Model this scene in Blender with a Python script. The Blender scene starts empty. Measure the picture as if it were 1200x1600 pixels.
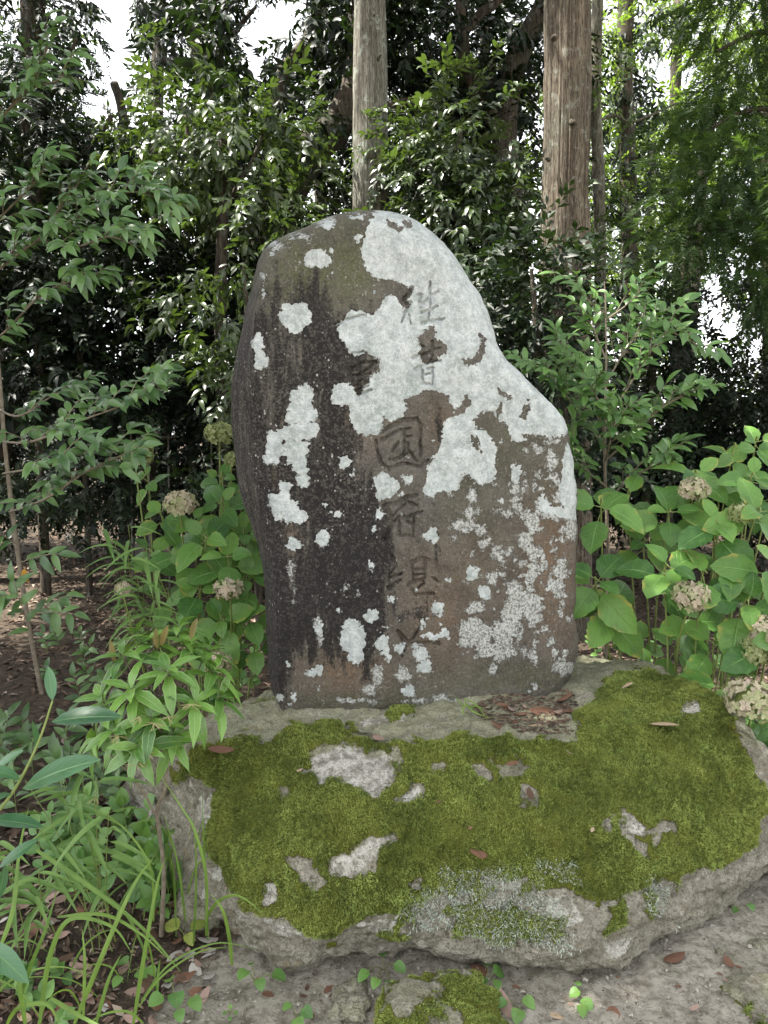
import bpy, math, random
import numpy as np
from mathutils import Vector, Matrix
random.seed(7)
RNG = np.random.default_rng(11)
sc = bpy.context.scene

# ---------------------------------------------------------------- camera
CAM_Z, PITCH, F = 1.5, math.radians(6.0), 1155.0
cd = bpy.data.cameras.new('camera'); cam = bpy.data.objects.new('camera', cd)
sc.collection.objects.link(cam); sc.camera = cam
cam.location = (0, 0, CAM_Z); cam.rotation_euler = (math.radians(90) - PITCH, 0, 0)
cd.sensor_fit = 'VERTICAL'; cd.sensor_height = 36.0; cd.lens = 36.0 * F / 1600.0
cd.clip_start = 0.02; cd.clip_end = 2000
sc.render.resolution_x, sc.render.resolution_y = 768, 1024

# ---------------------------------------------------------------- sky, sun, exposure
SUN_DIR = Vector((-0.55, -0.02, 1.0)).normalized()     # towards the sun
w = bpy.data.worlds.new('World'); sc.world = w; w.use_nodes = True
nt = w.node_tree; nt.nodes.clear()
sky = nt.nodes.new('ShaderNodeTexSky'); sky.sky_type = 'NISHITA'; sky.sun_disc = False
sky.sun_elevation = math.asin(SUN_DIR.z); sky.sun_rotation = math.atan2(SUN_DIR.x, SUN_DIR.y)
sky.air_density = 1.0; sky.dust_density = 1.5; sky.ozone_density = 1.0
hs = nt.nodes.new('ShaderNodeHueSaturation'); hs.inputs['Saturation'].default_value = 0.12
bg = nt.nodes.new('ShaderNodeBackground'); bg.inputs['Strength'].default_value = 0.15
wo = nt.nodes.new('ShaderNodeOutputWorld')
nt.links.new(sky.outputs[0], hs.inputs['Color']); nt.links.new(hs.outputs[0], bg.inputs[0]); nt.links.new(bg.outputs[0], wo.inputs[0])
sd = bpy.data.lights.new('sun', 'SUN'); sd.energy = 5.0; sd.angle = math.radians(0.5); sd.color = (1, 0.95, 0.86)
sun = bpy.data.objects.new('sun', sd); sc.collection.objects.link(sun)
sun.rotation_euler = SUN_DIR.to_track_quat('Z', 'Y').to_euler()
sc.view_settings.view_transform = 'Standard'; sc.view_settings.look = 'None'
sc.view_settings.gamma = 1.0; sc.view_settings.use_curve_mapping = False
sc.view_settings.exposure = 2.15
sc.render.engine = 'CYCLES'
sc.cycles.max_bounces = 7; sc.cycles.diffuse_bounces = 4; sc.cycles.glossy_bounces = 3
sc.cycles.transmission_bounces = 4; sc.cycles.use_denoising = True
sc.cycles.caustics_reflective = False; sc.cycles.caustics_refractive = False
sc.cycles.use_adaptive_sampling = True; sc.cycles.adaptive_threshold = 0.02

# ---------------------------------------------------------------- photo pixel -> place
CP, SP = math.cos(PITCH), math.sin(PITCH)
def ray(px, py):
    a = (np.asarray(px, float) - 600) / F; b = (800 - np.asarray(py, float)) / F
    return a, b * SP + CP, b * CP - SP
def at(px, py, Y):
    dx, dy, dz = ray(px, py); t = np.asarray(Y, float) / dy
    return np.stack([dx * t, dy * t, CAM_Z + dz * t], -1)
def atz(px, py, z):
    dx, dy, dz = ray(px, py); t = (np.asarray(z, float) - CAM_Z) / dz
    return np.stack([dx * t, dy * t, CAM_Z + dz * t], -1)
def topix(p):
    p = np.asarray(p, float); x, y, z = p[..., 0], p[..., 1], p[..., 2] - CAM_Z
    d = y * CP - z * SP; u = y * SP + z * CP
    d = np.where(np.abs(d) < 1e-6, 1e-6, d)
    return 600 + F * x / d, 800 - F * u / d, d

# ---------------------------------------------------------------- noise
def _h(ix, iy, iz, s):
    n = (ix * 374761393 + iy * 668265263 + iz * 2147483647 + s * 1274126177) & 0xFFFFFFFF
    n = ((n ^ (n >> 13)) * 1274126177) & 0xFFFFFFFF
    n = ((n ^ (n >> 16)) * 2246822519) & 0xFFFFFFFF
    return ((n ^ (n >> 15)) & 0xFFFFFF) / float(0xFFFFFF)
def vnoise(p, s=0):
    i = np.floor(p).astype(np.int64); f = p - i; f = f * f * f * (f * (f * 6 - 15) + 10)
    o = 0
    for a in (0, 1):
        wa = f[..., 0] if a else 1 - f[..., 0]
        for b in (0, 1):
            wb = f[..., 1] if b else 1 - f[..., 1]
            for c in (0, 1):
                wc = f[..., 2] if c else 1 - f[..., 2]
                o = o + wa * wb * wc * _h(i[..., 0] + a, i[..., 1] + b, i[..., 2] + c, s)
    return o * 2 - 1
def fbm(p, freq, octv=4, s=0, gain=0.5):
    p = np.asarray(p, float); o = 0; amp = 1; q = p * freq
    for k in range(octv):
        o = o + amp * vnoise(q, s + k * 17); amp *= gain; q = q * 2.03 + 5.3
    return o
def sstep(a, b, x):
    t = np.clip((x - a) / (b - a), 0, 1); return t * t * (3 - 2 * t)
def sdf_poly(x, y, poly, pad=40):
    """signed distance in pixels, positive inside"""
    poly = np.asarray(poly, float); out = np.full(x.shape, -1e3)
    m = (x > poly[:, 0].min() - pad) & (x < poly[:, 0].max() + pad) & (y > poly[:, 1].min() - pad) & (y < poly[:, 1].max() + pad)
    X, Yy = x[m], y[m]
    if X.size == 0: return out
    d = np.full(X.shape, 1e9); ins = np.zeros(X.shape, bool)
    for (ax, ay), (bx, by) in zip(poly, np.roll(poly, -1, 0)):
        ex, ey = bx - ax, by - ay; L = ex * ex + ey * ey + 1e-9
        t = np.clip(((X - ax) * ex + (Yy - ay) * ey) / L, 0, 1)
        d = np.minimum(d, np.hypot(X - ax - t * ex, Yy - ay - t * ey))
        c = ((ay > Yy) != (by > Yy)) & (X < (bx - ax) * (Yy - ay) / (by - ay + 1e-12) + ax)
        ins ^= c
    out[m] = np.where(ins, d, -d); return out
def dist_line(x, y, pts):
    d = np.full(x.shape, 1e9); T = np.zeros(x.shape)
    pts = np.asarray(pts, float); n = len(pts) - 1
    for k in range(n):
        ax, ay = pts[k]; bx, by = pts[k + 1]; ex, ey = bx - ax, by - ay; L = ex * ex + ey * ey + 1e-9
        t = np.clip(((x - ax) * ex + (y - ay) * ey) / L, 0, 1)
        dd = np.hypot(x - ax - t * ex, y - ay - t * ey); m = dd < d
        d = np.where(m, dd, d); T = np.where(m, (k + t) / n, T)
    return d, T

# ---------------------------------------------------------------- meshes and objects
def mesh_np(name, V, faces, mat=None, smooth=True, attrs=None, uv=None):
    """faces: list of int arrays (M,3) and/or (M,4)"""
    me = bpy.data.meshes.new(name); V = np.asarray(V, np.float32)
    fl = [np.asarray(f, np.int32) for f in (faces if isinstance(faces, list) else [faces]) if len(f)]
    nl = sum(f.size for f in fl); nf = sum(len(f) for f in fl)
    me.vertices.add(len(V)); me.vertices.foreach_set('co', V.ravel())
    me.loops.add(nl); li = np.concatenate([f.ravel() for f in fl]); me.loops.foreach_set('vertex_index', li)
    me.polygons.add(nf)
    tot = np.concatenate([np.full(len(f), f.shape[1], np.int32) for f in fl])
    st = np.concatenate([[0], np.cumsum(tot)[:-1]]).astype(np.int32)
    me.polygons.foreach_set('loop_start', st)
    me.update(calc_edges=True)
    me.polygons.foreach_set('use_smooth', np.full(nf, smooth, bool))
    for k, a in (attrs or {}).items():
        a = np.asarray(a, np.float32)
        if a.ndim == 1:
            at_ = me.attributes.new(k, 'FLOAT', 'POINT'); at_.data.foreach_set('value', a)
        else:
            at_ = me.attributes.new(k, 'FLOAT_COLOR', 'POINT'); at_.data.foreach_set('color', a.ravel())
    if uv is not None:
        l = me.uv_layers.new(name='UVMap'); l.data.foreach_set('uv', np.asarray(uv, np.float32)[li].ravel())
    if mat: me.materials.append(mat)
    me.validate(); return me
def link(name, me, parent=None, loc=None):
    o = bpy.data.objects.new(name, me); sc.collection.objects.link(o)
    if parent is not None: o.parent = parent
    if loc is not None: o.location = loc
    return o
def tag(o, label, cat, group=None, kind=None):
    o['label'] = label
    if cat: o['category'] = cat
    if group: o['group'] = group
    if kind: o['kind'] = kind
    return o
def thing(name, label, cat, loc, group=None):
    o = bpy.data.objects.new(name, None); sc.collection.objects.link(o); o.location = tuple(loc)
    o.empty_display_size = 0.05
    return tag(o, label, cat, group)
def grid_faces(nr, nc, closed=False):
    r = np.arange(nr - 1)[:, None]; c = np.arange(nc if closed else nc - 1)[None]; c2 = (c + 1) % nc
    return np.stack([r * nc + c, r * nc + c2, (r + 1) * nc + c2, (r + 1) * nc + c], -1).reshape(-1, 4)
class MB:
    def __init__(s): s.v = []; s.f4 = []; s.f3 = []; s.n = 0; s.a = []
    def add(s, V, f4=None, f3=None, a=None):
        V = np.asarray(V, float).reshape(-1, 3); s.v.append(V)
        if f4 is not None and len(f4): s.f4.append(np.asarray(f4) + s.n)
        if f3 is not None and len(f3): s.f3.append(np.asarray(f3) + s.n)
        s.a.append(np.full(len(V), 0.5) if a is None else a); s.n += len(V)
    def build(s, name, mat, parent=None, smooth=True, off=None):
        V = np.concatenate(s.v)
        if off is not None: V = V - np.asarray(off)
        F_ = []
        if s.f4: F_.append(np.concatenate(s.f4))
        if s.f3: F_.append(np.concatenate(s.f3))
        return link(name, mesh_np(name, V, F_, mat, smooth, {'tint': np.concatenate(s.a)}), parent)
def tube(mb, pts, r0, r1=None, seg=8, sub=4, wob=0, a=None, cap=True):
    pts = [Vector(p) for p in pts]; P = []
    n = len(pts)
    for k in range(n - 1):
        p0, p1, p2, p3 = pts[max(k - 1, 0)], pts[k], pts[k + 1], pts[min(k + 2, n - 1)]
        for j in range(sub):
            t = j / sub
            P.append(0.5 * ((2 * p1) + (p2 - p0) * t + (2 * p0 - 5 * p1 + 4 * p2 - p3) * t * t + (3 * p1 - p0 - 3 * p2 + p3) * t ** 3))
    P.append(pts[-1]); m = len(P); r1 = r0 if r1 is None else r1
    V = []; ref = Vector((0.31, 0.17, 0.93)).normalized() if abs((P[-1] - P[0]).normalized().z) < 0.9 else Vector((1, 0, 0))
    for k in range(m):
        T = (P[min(k + 1, m - 1)] - P[max(k - 1, 0)]).normalized()
        N = (ref - T * ref.dot(T)).normalized(); B = T.cross(N); ref = N
        r = r0 + (r1 - r0) * k / (m - 1)
        for j in range(seg):
            an = 2 * math.pi * j / seg; rr = r * (1 + wob * random.uniform(-1, 1))
            V.append(P[k] + N * math.cos(an) * rr + B * math.sin(an) * rr)
    mb.add([tuple(v) for v in V], grid_faces(m, seg, True), [[(m - 1) * seg + 0, (m - 1) * seg + j, (m - 1) * seg + j + 1] for j in range(1, seg - 1)] if cap else None, a)

# ---------------------------------------------------------------- materials
class N:
    def __init__(s, name):
        s.m = bpy.data.materials.new(name); s.m.use_nodes = True; s.t = s.m.node_tree; s.t.nodes.clear()
        s.out = s.t.nodes.new('ShaderNodeOutputMaterial')
    def n(s, typ, **kw):
        o = s.t.nodes.new('ShaderNode' + typ)
        for k, v in kw.items(): setattr(o, k, v)
        return o
    def l(s, a, b): s.t.links.new(a, b)
    def inp(s, node, key, v):
        if v is None: return
        if isinstance(v, bpy.types.NodeSocket): s.l(v, node.inputs[key])
        else: node.inputs[key].default_value = v
    def attr(s, name, out='Fac'): return s.n('Attribute', attribute_name=name).outputs[out]
    def obj(s): return s.n('TexCoord').outputs['Object']
    def uv(s): return s.n('TexCoord').outputs['UV']
    def pos(s): return s.n('NewGeometry').outputs['Position']
    def map(s, vec, scale=(1, 1, 1)):
        m = s.n('Mapping'); s.l(vec, m.inputs[0]); m.inputs['Scale'].default_value = scale; return m.outputs[0]
    def noise(s, vec, scale, detail=4, rough=0.55, dist=0.0, out='Fac'):
        t = s.n('TexNoise'); s.l(vec, t.inputs['Vector']); t.inputs['Scale'].default_value = scale
        t.inputs['Detail'].default_value = detail; t.inputs['Roughness'].default_value = rough; t.inputs['Distortion'].default_value = dist
        return t.outputs[out]
    def voro(s, vec, scale, feature='F1', out='Distance'):
        t = s.n('TexVoronoi', feature=feature); s.l(vec, t.inputs['Vector']); t.inputs['Scale'].default_value = scale
        return t.outputs[out]
    def math(s, op, a, b=None, c=None, clamp=False):
        m = s.n('Math', operation=op); m.use_clamp = clamp
        s.inp(m, 0, a); s.inp(m, 1, b)
        if c is not None: s.inp(m, 2, c)
        return m.outputs[0]
    def ramp(s, v, lo, hi, a=0.0, b=1.0, smooth=True):
        m = s.n('MapRange', interpolation_type='SMOOTHSTEP' if smooth else 'LINEAR')
        s.inp(m, 'Value', v); s.inp(m, 'From Min', lo); s.inp(m, 'From Max', hi); s.inp(m, 'To Min', a); s.inp(m, 'To Max', b)
        return m.outputs[0]
    def mix(s, f, a, b, mode='MIX'):
        m = s.n('Mix', data_type='RGBA', blend_type=mode); s.inp(m, 0, f)
        for key, v in ((6, a), (7, b)):
            if isinstance(v, (tuple, list)): v = (*v[:3], 1)
            s.inp(m, key, v)
        return m.outputs[2]
    def bump(s, h, strength=1.0, dist=0.01, normal=None):
        b = s.n('Bump'); s.inp(b, 'Height', h); b.inputs['Strength'].default_value = strength; b.inputs['Distance'].default_value = dist
        if normal is not None: s.l(normal, b.inputs['Normal'])
        return b.outputs[0]
    def bsdf(s, col, rough=0.8, normal=None, spec=0.4, trans=None, tcol=None, sheen=0):
        p = s.n('BsdfPrincipled'); 
        if isinstance(col, (tuple, list)): col = (*col[:3], 1)
        s.inp(p, 'Base Color', col); s.inp(p, 'Roughness', rough); s.inp(p, 'Specular IOR Level', spec)
        if normal is not None: s.l(normal, p.inputs['Normal'])
        o = p.outputs[0]
        if trans:
            t = s.n('BsdfTranslucent'); s.inp(t, 'Color', tcol if isinstance(tcol, bpy.types.NodeSocket) else (*tcol, 1))
            mx = s.n('MixShader'); mx.inputs[0].default_value = trans; s.l(o, mx.inputs[1]); s.l(t.outputs[0], mx.inputs[2]); o = mx.outputs[0]
        s.l(o, s.out.inputs[0]); return s.m

def mat_crown(name, dark, light, trans=0.22, rough=0.38, tcol=(0.16, 0.30, 0.03), spec=0.5):
    m = N(name); a = m.attr('tint'); c = m.mix(m.ramp(a, 0, 1), dark, light)
    n = m.noise(m.pos(), 1.3, 2)
    c = m.mix(m.ramp(n, 0.35, 0.7, 0, 0.4), c, tuple(x * 0.45 for x in dark))
    t = m.mix(m.ramp(a, 0, 1), tuple(x * 0.6 for x in tcol), tcol)
    return m.bsdf(c, rough, spec=spec, trans=trans, tcol=t)
def mat_leaf(name, dark, light, rough=0.35, trans=0.2, tcol=(0.14, 0.28, 0.03), vein=(0.12, 0.2, 0.05), edge=None, veins=7.0, spec=0.5, bump=0.4, margin=None):
    """single leaves: midrib and side veins from the leaf's own UV (u across, v along)"""
    m = N(name); uv = m.uv(); sp = m.n('SeparateXYZ'); m.l(uv, sp.inputs[0])
    ax = m.math('ABSOLUTE', m.math('SUBTRACT', sp.outputs[0], 0.5))
    oi = m.n('ObjectInfo').outputs['Random']
    c = m.mix(oi, dark, light)
    n = m.noise(m.pos(), 45, 3); c = m.mix(m.ramp(n, 0.4, 0.75, 0, 0.35), c, light)
    ph = m.math('SUBTRACT', sp.outputs[1], m.math('MULTIPLY', ax, 0.55))
    fr = m.math('FRACT', m.math('MULTIPLY', ph, veins)); sv = m.math('ABSOLUTE', m.math('SUBTRACT', fr, 0.5))
    side = m.ramp(sv, 0.0, 0.07, 1, 0); mid = m.ramp(ax, 0.0, 0.035, 1, 0)
    v = m.math('MAXIMUM', m.math('MULTIPLY', side, 0.45), mid)
    n8 = m.noise(m.pos(), 11, 3); c = m.mix(m.ramp(n8, 0.52, 0.68, 0, 0.45), c, tuple(x * .6 for x in dark))
    c = m.mix(m.math('MULTIPLY', v, 0.8), c, vein)
    if margin: c = m.mix(m.ramp(ax, 0.40, 0.47, 0, 0.7), c, margin)
    sp_ = m.ramp(m.noise(m.pos(), 120, 2), 0.70, 0.74, 0, 0.6); c = m.mix(sp_, c, (0.16, 0.13, 0.05))
    if edge:
        e = m.math('ADD', m.ramp(ax, 0.30, 0.5), m.ramp(sp.outputs[1], 0.75, 1.0))
        e2 = m.math('MULTIPLY', e, m.ramp(m.noise(m.pos(), 22, 3), 0.5, 0.66), clamp=True)
        e2 = m.math('MULTIPLY', e2, m.ramp(oi, 0.25, 0.7))
        c = m.mix(e2, c, edge)
    h = m.math('SUBTRACT', m.math('MULTIPLY', n, 0.3), v)
    return m.bsdf(c, rough, m.bump(h, bump, 0.004), spec=spec, trans=trans, tcol=tcol)
def mat_bark(name, c1, c2, c3, sx=26, sz=1.6, lich=0.0, depth=0.012):
    m = N(name); o = m.obj(); st = m.map(o, (1, 1, sz / sx))
    a = m.noise(st, sx, 6, 0.65, 0.4); b = m.noise(o, 2.2, 3); g = m.noise(m.map(o, (1, 1, 0.12)), sx * 3.2, 4, 0.7)
    c = m.mix(m.ramp(a, 0.36, 0.62), c1, c2); c = m.mix(m.ramp(b, 0.45, 0.7, 0, 0.8), c, c3)
    c = m.mix(m.ramp(g, 0.38, 0.54, 0.8, 0), c, tuple(x * 0.3 for x in c1))
    if lich:
        l = m.ramp(m.noise(o, 14, 6, 0.7), 0.56, 0.62); c = m.mix(m.math('MULTIPLY', l, lich), c, (0.33, 0.38, 0.33))
    h = m.math('ADD', m.math('MULTIPLY', a, 1.0), m.math('MULTIPLY', g, 0.6))
    return m.bsdf(c, 0.9, m.bump(h, 1.0, depth), spec=0.2)
def mat_plain(name, c, rough=0.7, c2=None, scale=40, spec=0.3, trans=None, tcol=None):
    m = N(name)
    if c2: c = m.mix(m.ramp(m.noise(m.pos(), scale, 4), 0.35, 0.65), c, c2)
    return m.bsdf(c, rough, spec=spec, trans=trans, tcol=tcol)

# ---- monument stone
def mat_monument():
    m = N('monument stone'); o = m.obj()
    A = m.n('Attribute', attribute_name='maskA'); S = m.n('SeparateColor'); m.l(A.outputs['Color'], S.inputs[0])
    B = m.n('Attribute', attribute_name='maskB'); T = m.n('SeparateColor'); m.l(B.outputs['Color'], T.inputs[0])
    lich, gran, dark = S.outputs; green, brown, crust = T.outputs
    n1 = m.noise(o, 9, 6, 0.6); n2 = m.noise(o, 60, 6, 0.7); n3 = m.noise(o, 240, 4, 0.7); n4 = m.noise(o, 22, 5, 0.62, 0.6)
    streak = m.noise(m.map(o, (1, 1, 0.12)), 34, 6, 0.68)
    base = m.mix(m.ramp(n1, 0.3, 0.7), (0.052, 0.047, 0.039), (0.105, 0.096, 0.080))
    base = m.mix(m.math('MULTIPLY', brown, m.ramp(n4, 0.3, 0.6, 0.5, 1)), base, (0.125, 0.083, 0.050))
    base = m.mix(m.math('MULTIPLY', green, m.ramp(n4, 0.36, 0.62, 0.35, 1)), base, (0.068, 0.076, 0.032))
    n5 = m.noise(o, 125, 5, 0.75); base = m.mix(m.ramp(n5, 0.34, 0.5, 0.75, 0), base, (0.035, 0.030, 0.025))
    base = m.mix(m.ramp(n5, 0.54, 0.66, 0, 0.5), base, (0.22, 0.195, 0.16))
    # black algae: streaked, broken up by fine mottle
    dm = m.math('ADD', dark, m.math('MULTIPLY', m.math('SUBTRACT', streak, 0.5), 1.5))
    dm = m.math('ADD', dm, m.math('MULTIPLY', m.math('SUBTRACT', n2, 0.5), 1.2))
    base = m.mix(m.ramp(dm, 0.30, 0.58, 0, 0.95), base, (0.009, 0.008, 0.0075))
    # pinkish grey crust specks among the black
    sp = m.ramp(m.math('ADD', n2, m.math('MULTIPLY', m.math('SUBTRACT', n5, 0.5), 1.3)), 0.53, 0.60)
    base = m.mix(m.math('MULTIPLY', sp, m.math('MULTIPLY', crust, 0.5)), base, (0.13, 0.113, 0.097))
    # tiny white dots
    vd = m.voro(m.map(o, (1, 1, 0.8)), 105, out='Distance'); vr = m.n('TexVoronoi'); m.l(m.map(o, (1, 1, 0.8)), vr.inputs['Vector']); vr.inputs['Scale'].default_value = 105
    vs = m.n('SeparateColor'); m.l(vr.outputs['Color'], vs.inputs[0])
    thr = m.ramp(vs.outputs[0], 0.72, 1.0, 0.0, 0.36)
    big = m.ramp(m.noise(o, 11, 4, 0.6), 0.42, 0.66)
    dot = m.math('MULTIPLY', m.math('LESS_THAN', vd, thr), m.math('MULTIPLY', big, m.math('MAXIMUM', crust, 0.25)))
    base = m.mix(dot, base, (0.40, 0.40, 0.37))
    # lichens: smooth sheet and granular kind
    vs1 = m.voro(o, 62); vs2 = m.voro(o, 150)
    e = m.math('ADD', lich, m.math('MULTIPLY', m.math('SUBTRACT', 0.42, vs1), 1.1)); e = m.math('ADD', e, m.math('MULTIPLY', m.math('SUBTRACT', 0.42, vs2), 0.5))
    e = m.math('ADD', e, m.math('MULTIPLY', m.math('SUBTRACT', n2, 0.5), 0.5))
    e = m.math('ADD', e, m.math('MULTIPLY', m.math('SUBTRACT', n5, 0.5), 1.5)); lm = m.ramp(e, -0.08, 0.16)
    rim = m.math('MULTIPLY', m.ramp(e, 0.0, 0.10), m.ramp(e, 0.14, 0.32, 1, 0)); iso = m.math('ABSOLUTE', m.math('SUBTRACT', m.math('FRACT', m.math('MULTIPLY', e, 1.3)), 0.5))
    lc = m.mix(m.ramp(m.noise(o, 28, 6, 0.65), 0.3, 0.7), (0.26, 0.288, 0.284), (0.46, 0.49, 0.485))
    lc = m.mix(m.ramp(n5, 0.36, 0.52, 0.55, 0), lc, (0.19, 0.215, 0.205)); lc = m.mix(m.ramp(n5, 0.56, 0.7, 0, 0.5), lc, (0.52, 0.54, 0.53))
    cr = m.voro(m.noise(o, 14, 3, out='Color'), 9, 'DISTANCE_TO_EDGE')
    lc = m.mix(m.ramp(cr, 0.0, 0.035, 0.8, 0), lc, (0.55, 0.57, 0.56))
    lc = m.mix(m.math('MULTIPLY', rim, 0.7), lc, (0.56, 0.57, 0.54)); gv = m.math('MULTIPLY', m.ramp(n1, 0.45, 0.65), m.ramp(n2, 0.42, 0.6)); lc = m.mix(m.math('MULTIPLY', gv, 0.6), lc, (0.17, 0.205, 0.175))
    pit = m.ramp(m.noise(o, 75, 5, 0.75), 0.33, 0.37, 1, 0); lc = m.mix(m.math('MULTIPLY', pit, 0.75), lc, (0.14, 0.15, 0.13))
    col = m.mix(lm, base, lc)
    g = m.math('ADD', gran, m.math('MULTIPLY', m.math('SUBTRACT', n2, 0.5), 2.6))
    g = m.math('ADD', g, m.math('MULTIPLY', m.math('SUBTRACT', n4, 0.5), 1.6)); g = m.math('ADD', g, m.math('MULTIPLY', m.math('SUBTRACT', n3, 0.5), 0.9))
    gm = m.ramp(g, 0.0, 0.2)
    gc = m.mix(m.ramp(n5, 0.40, 0.58), (0.12, 0.12, 0.105), (0.40, 0.41, 0.39))
    col = m.mix(m.math('MULTIPLY', gm, m.math('SUBTRACT', 1.0, lm)), col, gc)
    h = m.math('ADD', m.math('MULTIPLY', m.math('MAXIMUM', lm, gm), 0.5), m.math('MULTIPLY', n2, 0.5))
    h = m.math('ADD', h, m.math('MULTIPLY', n3, 0.45)); h = m.math('ADD', h, m.math('MULTIPLY', rim, 0.3))
    rg = 0.88
    h = m.math('ADD', h, m.math('MULTIPLY', n5, 0.9)); return m.bsdf(col, rg, m.bump(h, 1.0, 0.0045), spec=0.3)
def mat_rock(name='boulder rock'):
    m = N(name); o = m.obj()
    A = m.n('Attribute', attribute_name='maskA'); S = m.n('SeparateColor'); m.l(A.outputs['Color'], S.inputs[0])
    moss, pale, green = S.outputs
    n1 = m.noise(o, 7, 6, 0.62); n2 = m.noise(o, 34, 6, 0.7); n3 = m.noise(o, 170, 4, 0.7); n4 = m.noise(o, 16, 5, 0.65, 0.5)
    c = m.mix(m.ramp(n1, 0.32, 0.66), (0.18, 0.165, 0.125), (0.31, 0.29, 0.23))
    c = m.mix(m.ramp(n2, 0.5, 0.68, 0, 0.8), c, (0.42, 0.40, 0.33))
    c = m.mix(m.ramp(n2, 0.32, 0.47, 0.85, 0), c, (0.075, 0.066, 0.048))
    gl = m.ramp(m.math('ADD', m.math('MULTIPLY', green, 1.0), m.math('MULTIPLY', m.math('SUBTRACT', n4, 0.5), 2.0)), 0.35, 0.9)
    n5 = m.noise(o, 80, 5, 0.75); c = m.mix(m.ramp(n5, 0.34, 0.48, 0.65, 0), c, (0.09, 0.08, 0.058)); c = m.mix(m.math('MULTIPLY', gl, 0.55), c, (0.25, 0.265, 0.15)); c = m.mix(m.ramp(n5, 0.56, 0.68, 0, 0.5), c, (0.44, 0.43, 0.35))
    bw = m.ramp(n4, 0.58, 0.7); c = m.mix(m.math('MULTIPLY', bw, 0.5), c, (0.22, 0.15, 0.075))
    p = m.math('ADD', pale, m.math('ADD', m.math('MULTIPLY', m.math('SUBTRACT', n2, 0.5), 1.5), m.math('MULTIPLY', m.math('SUBTRACT', n4, 0.5), 0.7)))
    pm = m.ramp(p, -0.05, 0.4)
    c = m.mix(pm, c, m.mix(m.ramp(n2, 0.38, 0.6), (0.23, 0.215, 0.175), (0.50, 0.485, 0.43)))
    cr = m.voro(m.mix(0.12, o, m.noise(o, 12, 3, out='Color')), 26, 'DISTANCE_TO_EDGE'); c = m.mix(m.math('MULTIPLY', m.ramp(cr, 0.0, 0.03, 0.7, 0), m.ramp(n1, 0.42, 0.6)), c, (0.06, 0.055, 0.04)); c = m.mix(m.ramp(n3, 0.36, 0.52, 0.6, 0), c, (0.07, 0.065, 0.05))
    ms = m.math('ADD', moss, m.math('ADD', m.math('MULTIPLY', m.math('SUBTRACT', n2, 0.5), 1.4), m.math('MULTIPLY', m.math('SUBTRACT', n4, 0.5), 0.8)))
    mm = m.ramp(ms, -0.05, 0.1)
    mc = m.mix(m.ramp(n3, 0.35, 0.65), (0.045, 0.055, 0.008), (0.14, 0.16, 0.025))
    mc = m.mix(m.ramp(n1, 0.35, 0.65, 0, 0.5), mc, (0.12, 0.12, 0.02))
    c = m.mix(mm, c, mc)
    h = m.math('ADD', m.math('MULTIPLY', n2, 1.0), m.math('MULTIPLY', n3, 0.5)); h = m.math('ADD', h, m.math('MULTIPLY', mm, 0.5))
    return m.bsdf(c, 0.93, m.bump(h, 1.0, 0.014), spec=0.2)
def mat_ground():
    m = N('earth'); o = m.pos(); lit = m.attr('litter')
    n1 = m.noise(o, 2.5, 5, 0.6); n2 = m.noise(o, 28, 6, 0.72); n3 = m.noise(o, 150, 4, 0.72); v = m.voro(o, 70)
    c = m.mix(m.ramp(n1, 0.3, 0.7), (0.34, 0.315, 0.255), (0.44, 0.41, 0.345))
    c = m.mix(m.ramp(n2, 0.34, 0.6, 0.75, 0), c, (0.115, 0.095, 0.07))
    c = m.mix(m.ramp(n3, 0.56, 0.7, 0, 0.7), c, (0.42, 0.395, 0.335))
    g = m.ramp(m.noise(o, 6.5, 5, 0.65), 0.56, 0.68, 0, 0.4); c = m.mix(g, c, (0.115, 0.125, 0.05))
    lc = m.mix(m.ramp(n2, 0.35, 0.65), (0.035, 0.027, 0.020), (0.095, 0.072, 0.052))
    lc = m.mix(m.ramp(n3, 0.55, 0.7, 0, 0.6), lc, (0.18, 0.15, 0.115))
    c = m.mix(m.ramp(m.math('ADD', lit, m.math('MULTIPLY', m.math('SUBTRACT', n2, 0.5), 0.9)), 0.3, 0.7), c, lc)
    h = m.math('ADD', m.math('MULTIPLY', n2, 1.0), m.math('MULTIPLY', n3, 0.6)); n6 = m.noise(o, 55, 5, 0.8); c = m.mix(m.ramp(n6, 0.34, 0.46, 0.55, 0), c, (0.11, 0.092, 0.068)); h = m.math('ADD', h, n6)
    return m.bsdf(c, 0.95, m.bump(h, 1.0, 0.013), spec=0.15)

M_MON = mat_monument(); M_ROCK = mat_rock(); M_GROUND = mat_ground()
M_MOSS = N('moss tufts')
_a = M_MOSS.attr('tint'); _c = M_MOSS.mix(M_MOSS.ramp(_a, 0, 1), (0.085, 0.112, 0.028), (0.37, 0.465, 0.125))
_c = M_MOSS.mix(M_MOSS.ramp(M_MOSS.noise(M_MOSS.pos(), 9, 4), 0.42, 0.66, 0, 0.6), _c, (0.30, 0.33, 0.08))
_c = M_MOSS.mix(M_MOSS.ramp(M_MOSS.noise(M_MOSS.pos(), 5, 3), 0.5, 0.7, 0, 0.5), _c, (0.060, 0.085, 0.018))
M_MOSS = M_MOSS.bsdf(_c, 0.8, spec=0.2, trans=0.25, tcol=(0.16, 0.20, 0.02))
M_FRUT = mat_plain('grey shrubby lichen', (0.30, 0.34, 0.28), 0.9, (0.47, 0.51, 0.44), 60)
M_CROWN_DK = mat_crown('shade toned evergreen leaves', (0.0035, 0.008, 0.004), (0.015, 0.029, 0.011), 0.08, 0.5, (0.05, 0.10, 0.012), spec=0.22)  # darkened copy of the leaf material: the wood's shade is put into its colour
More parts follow.
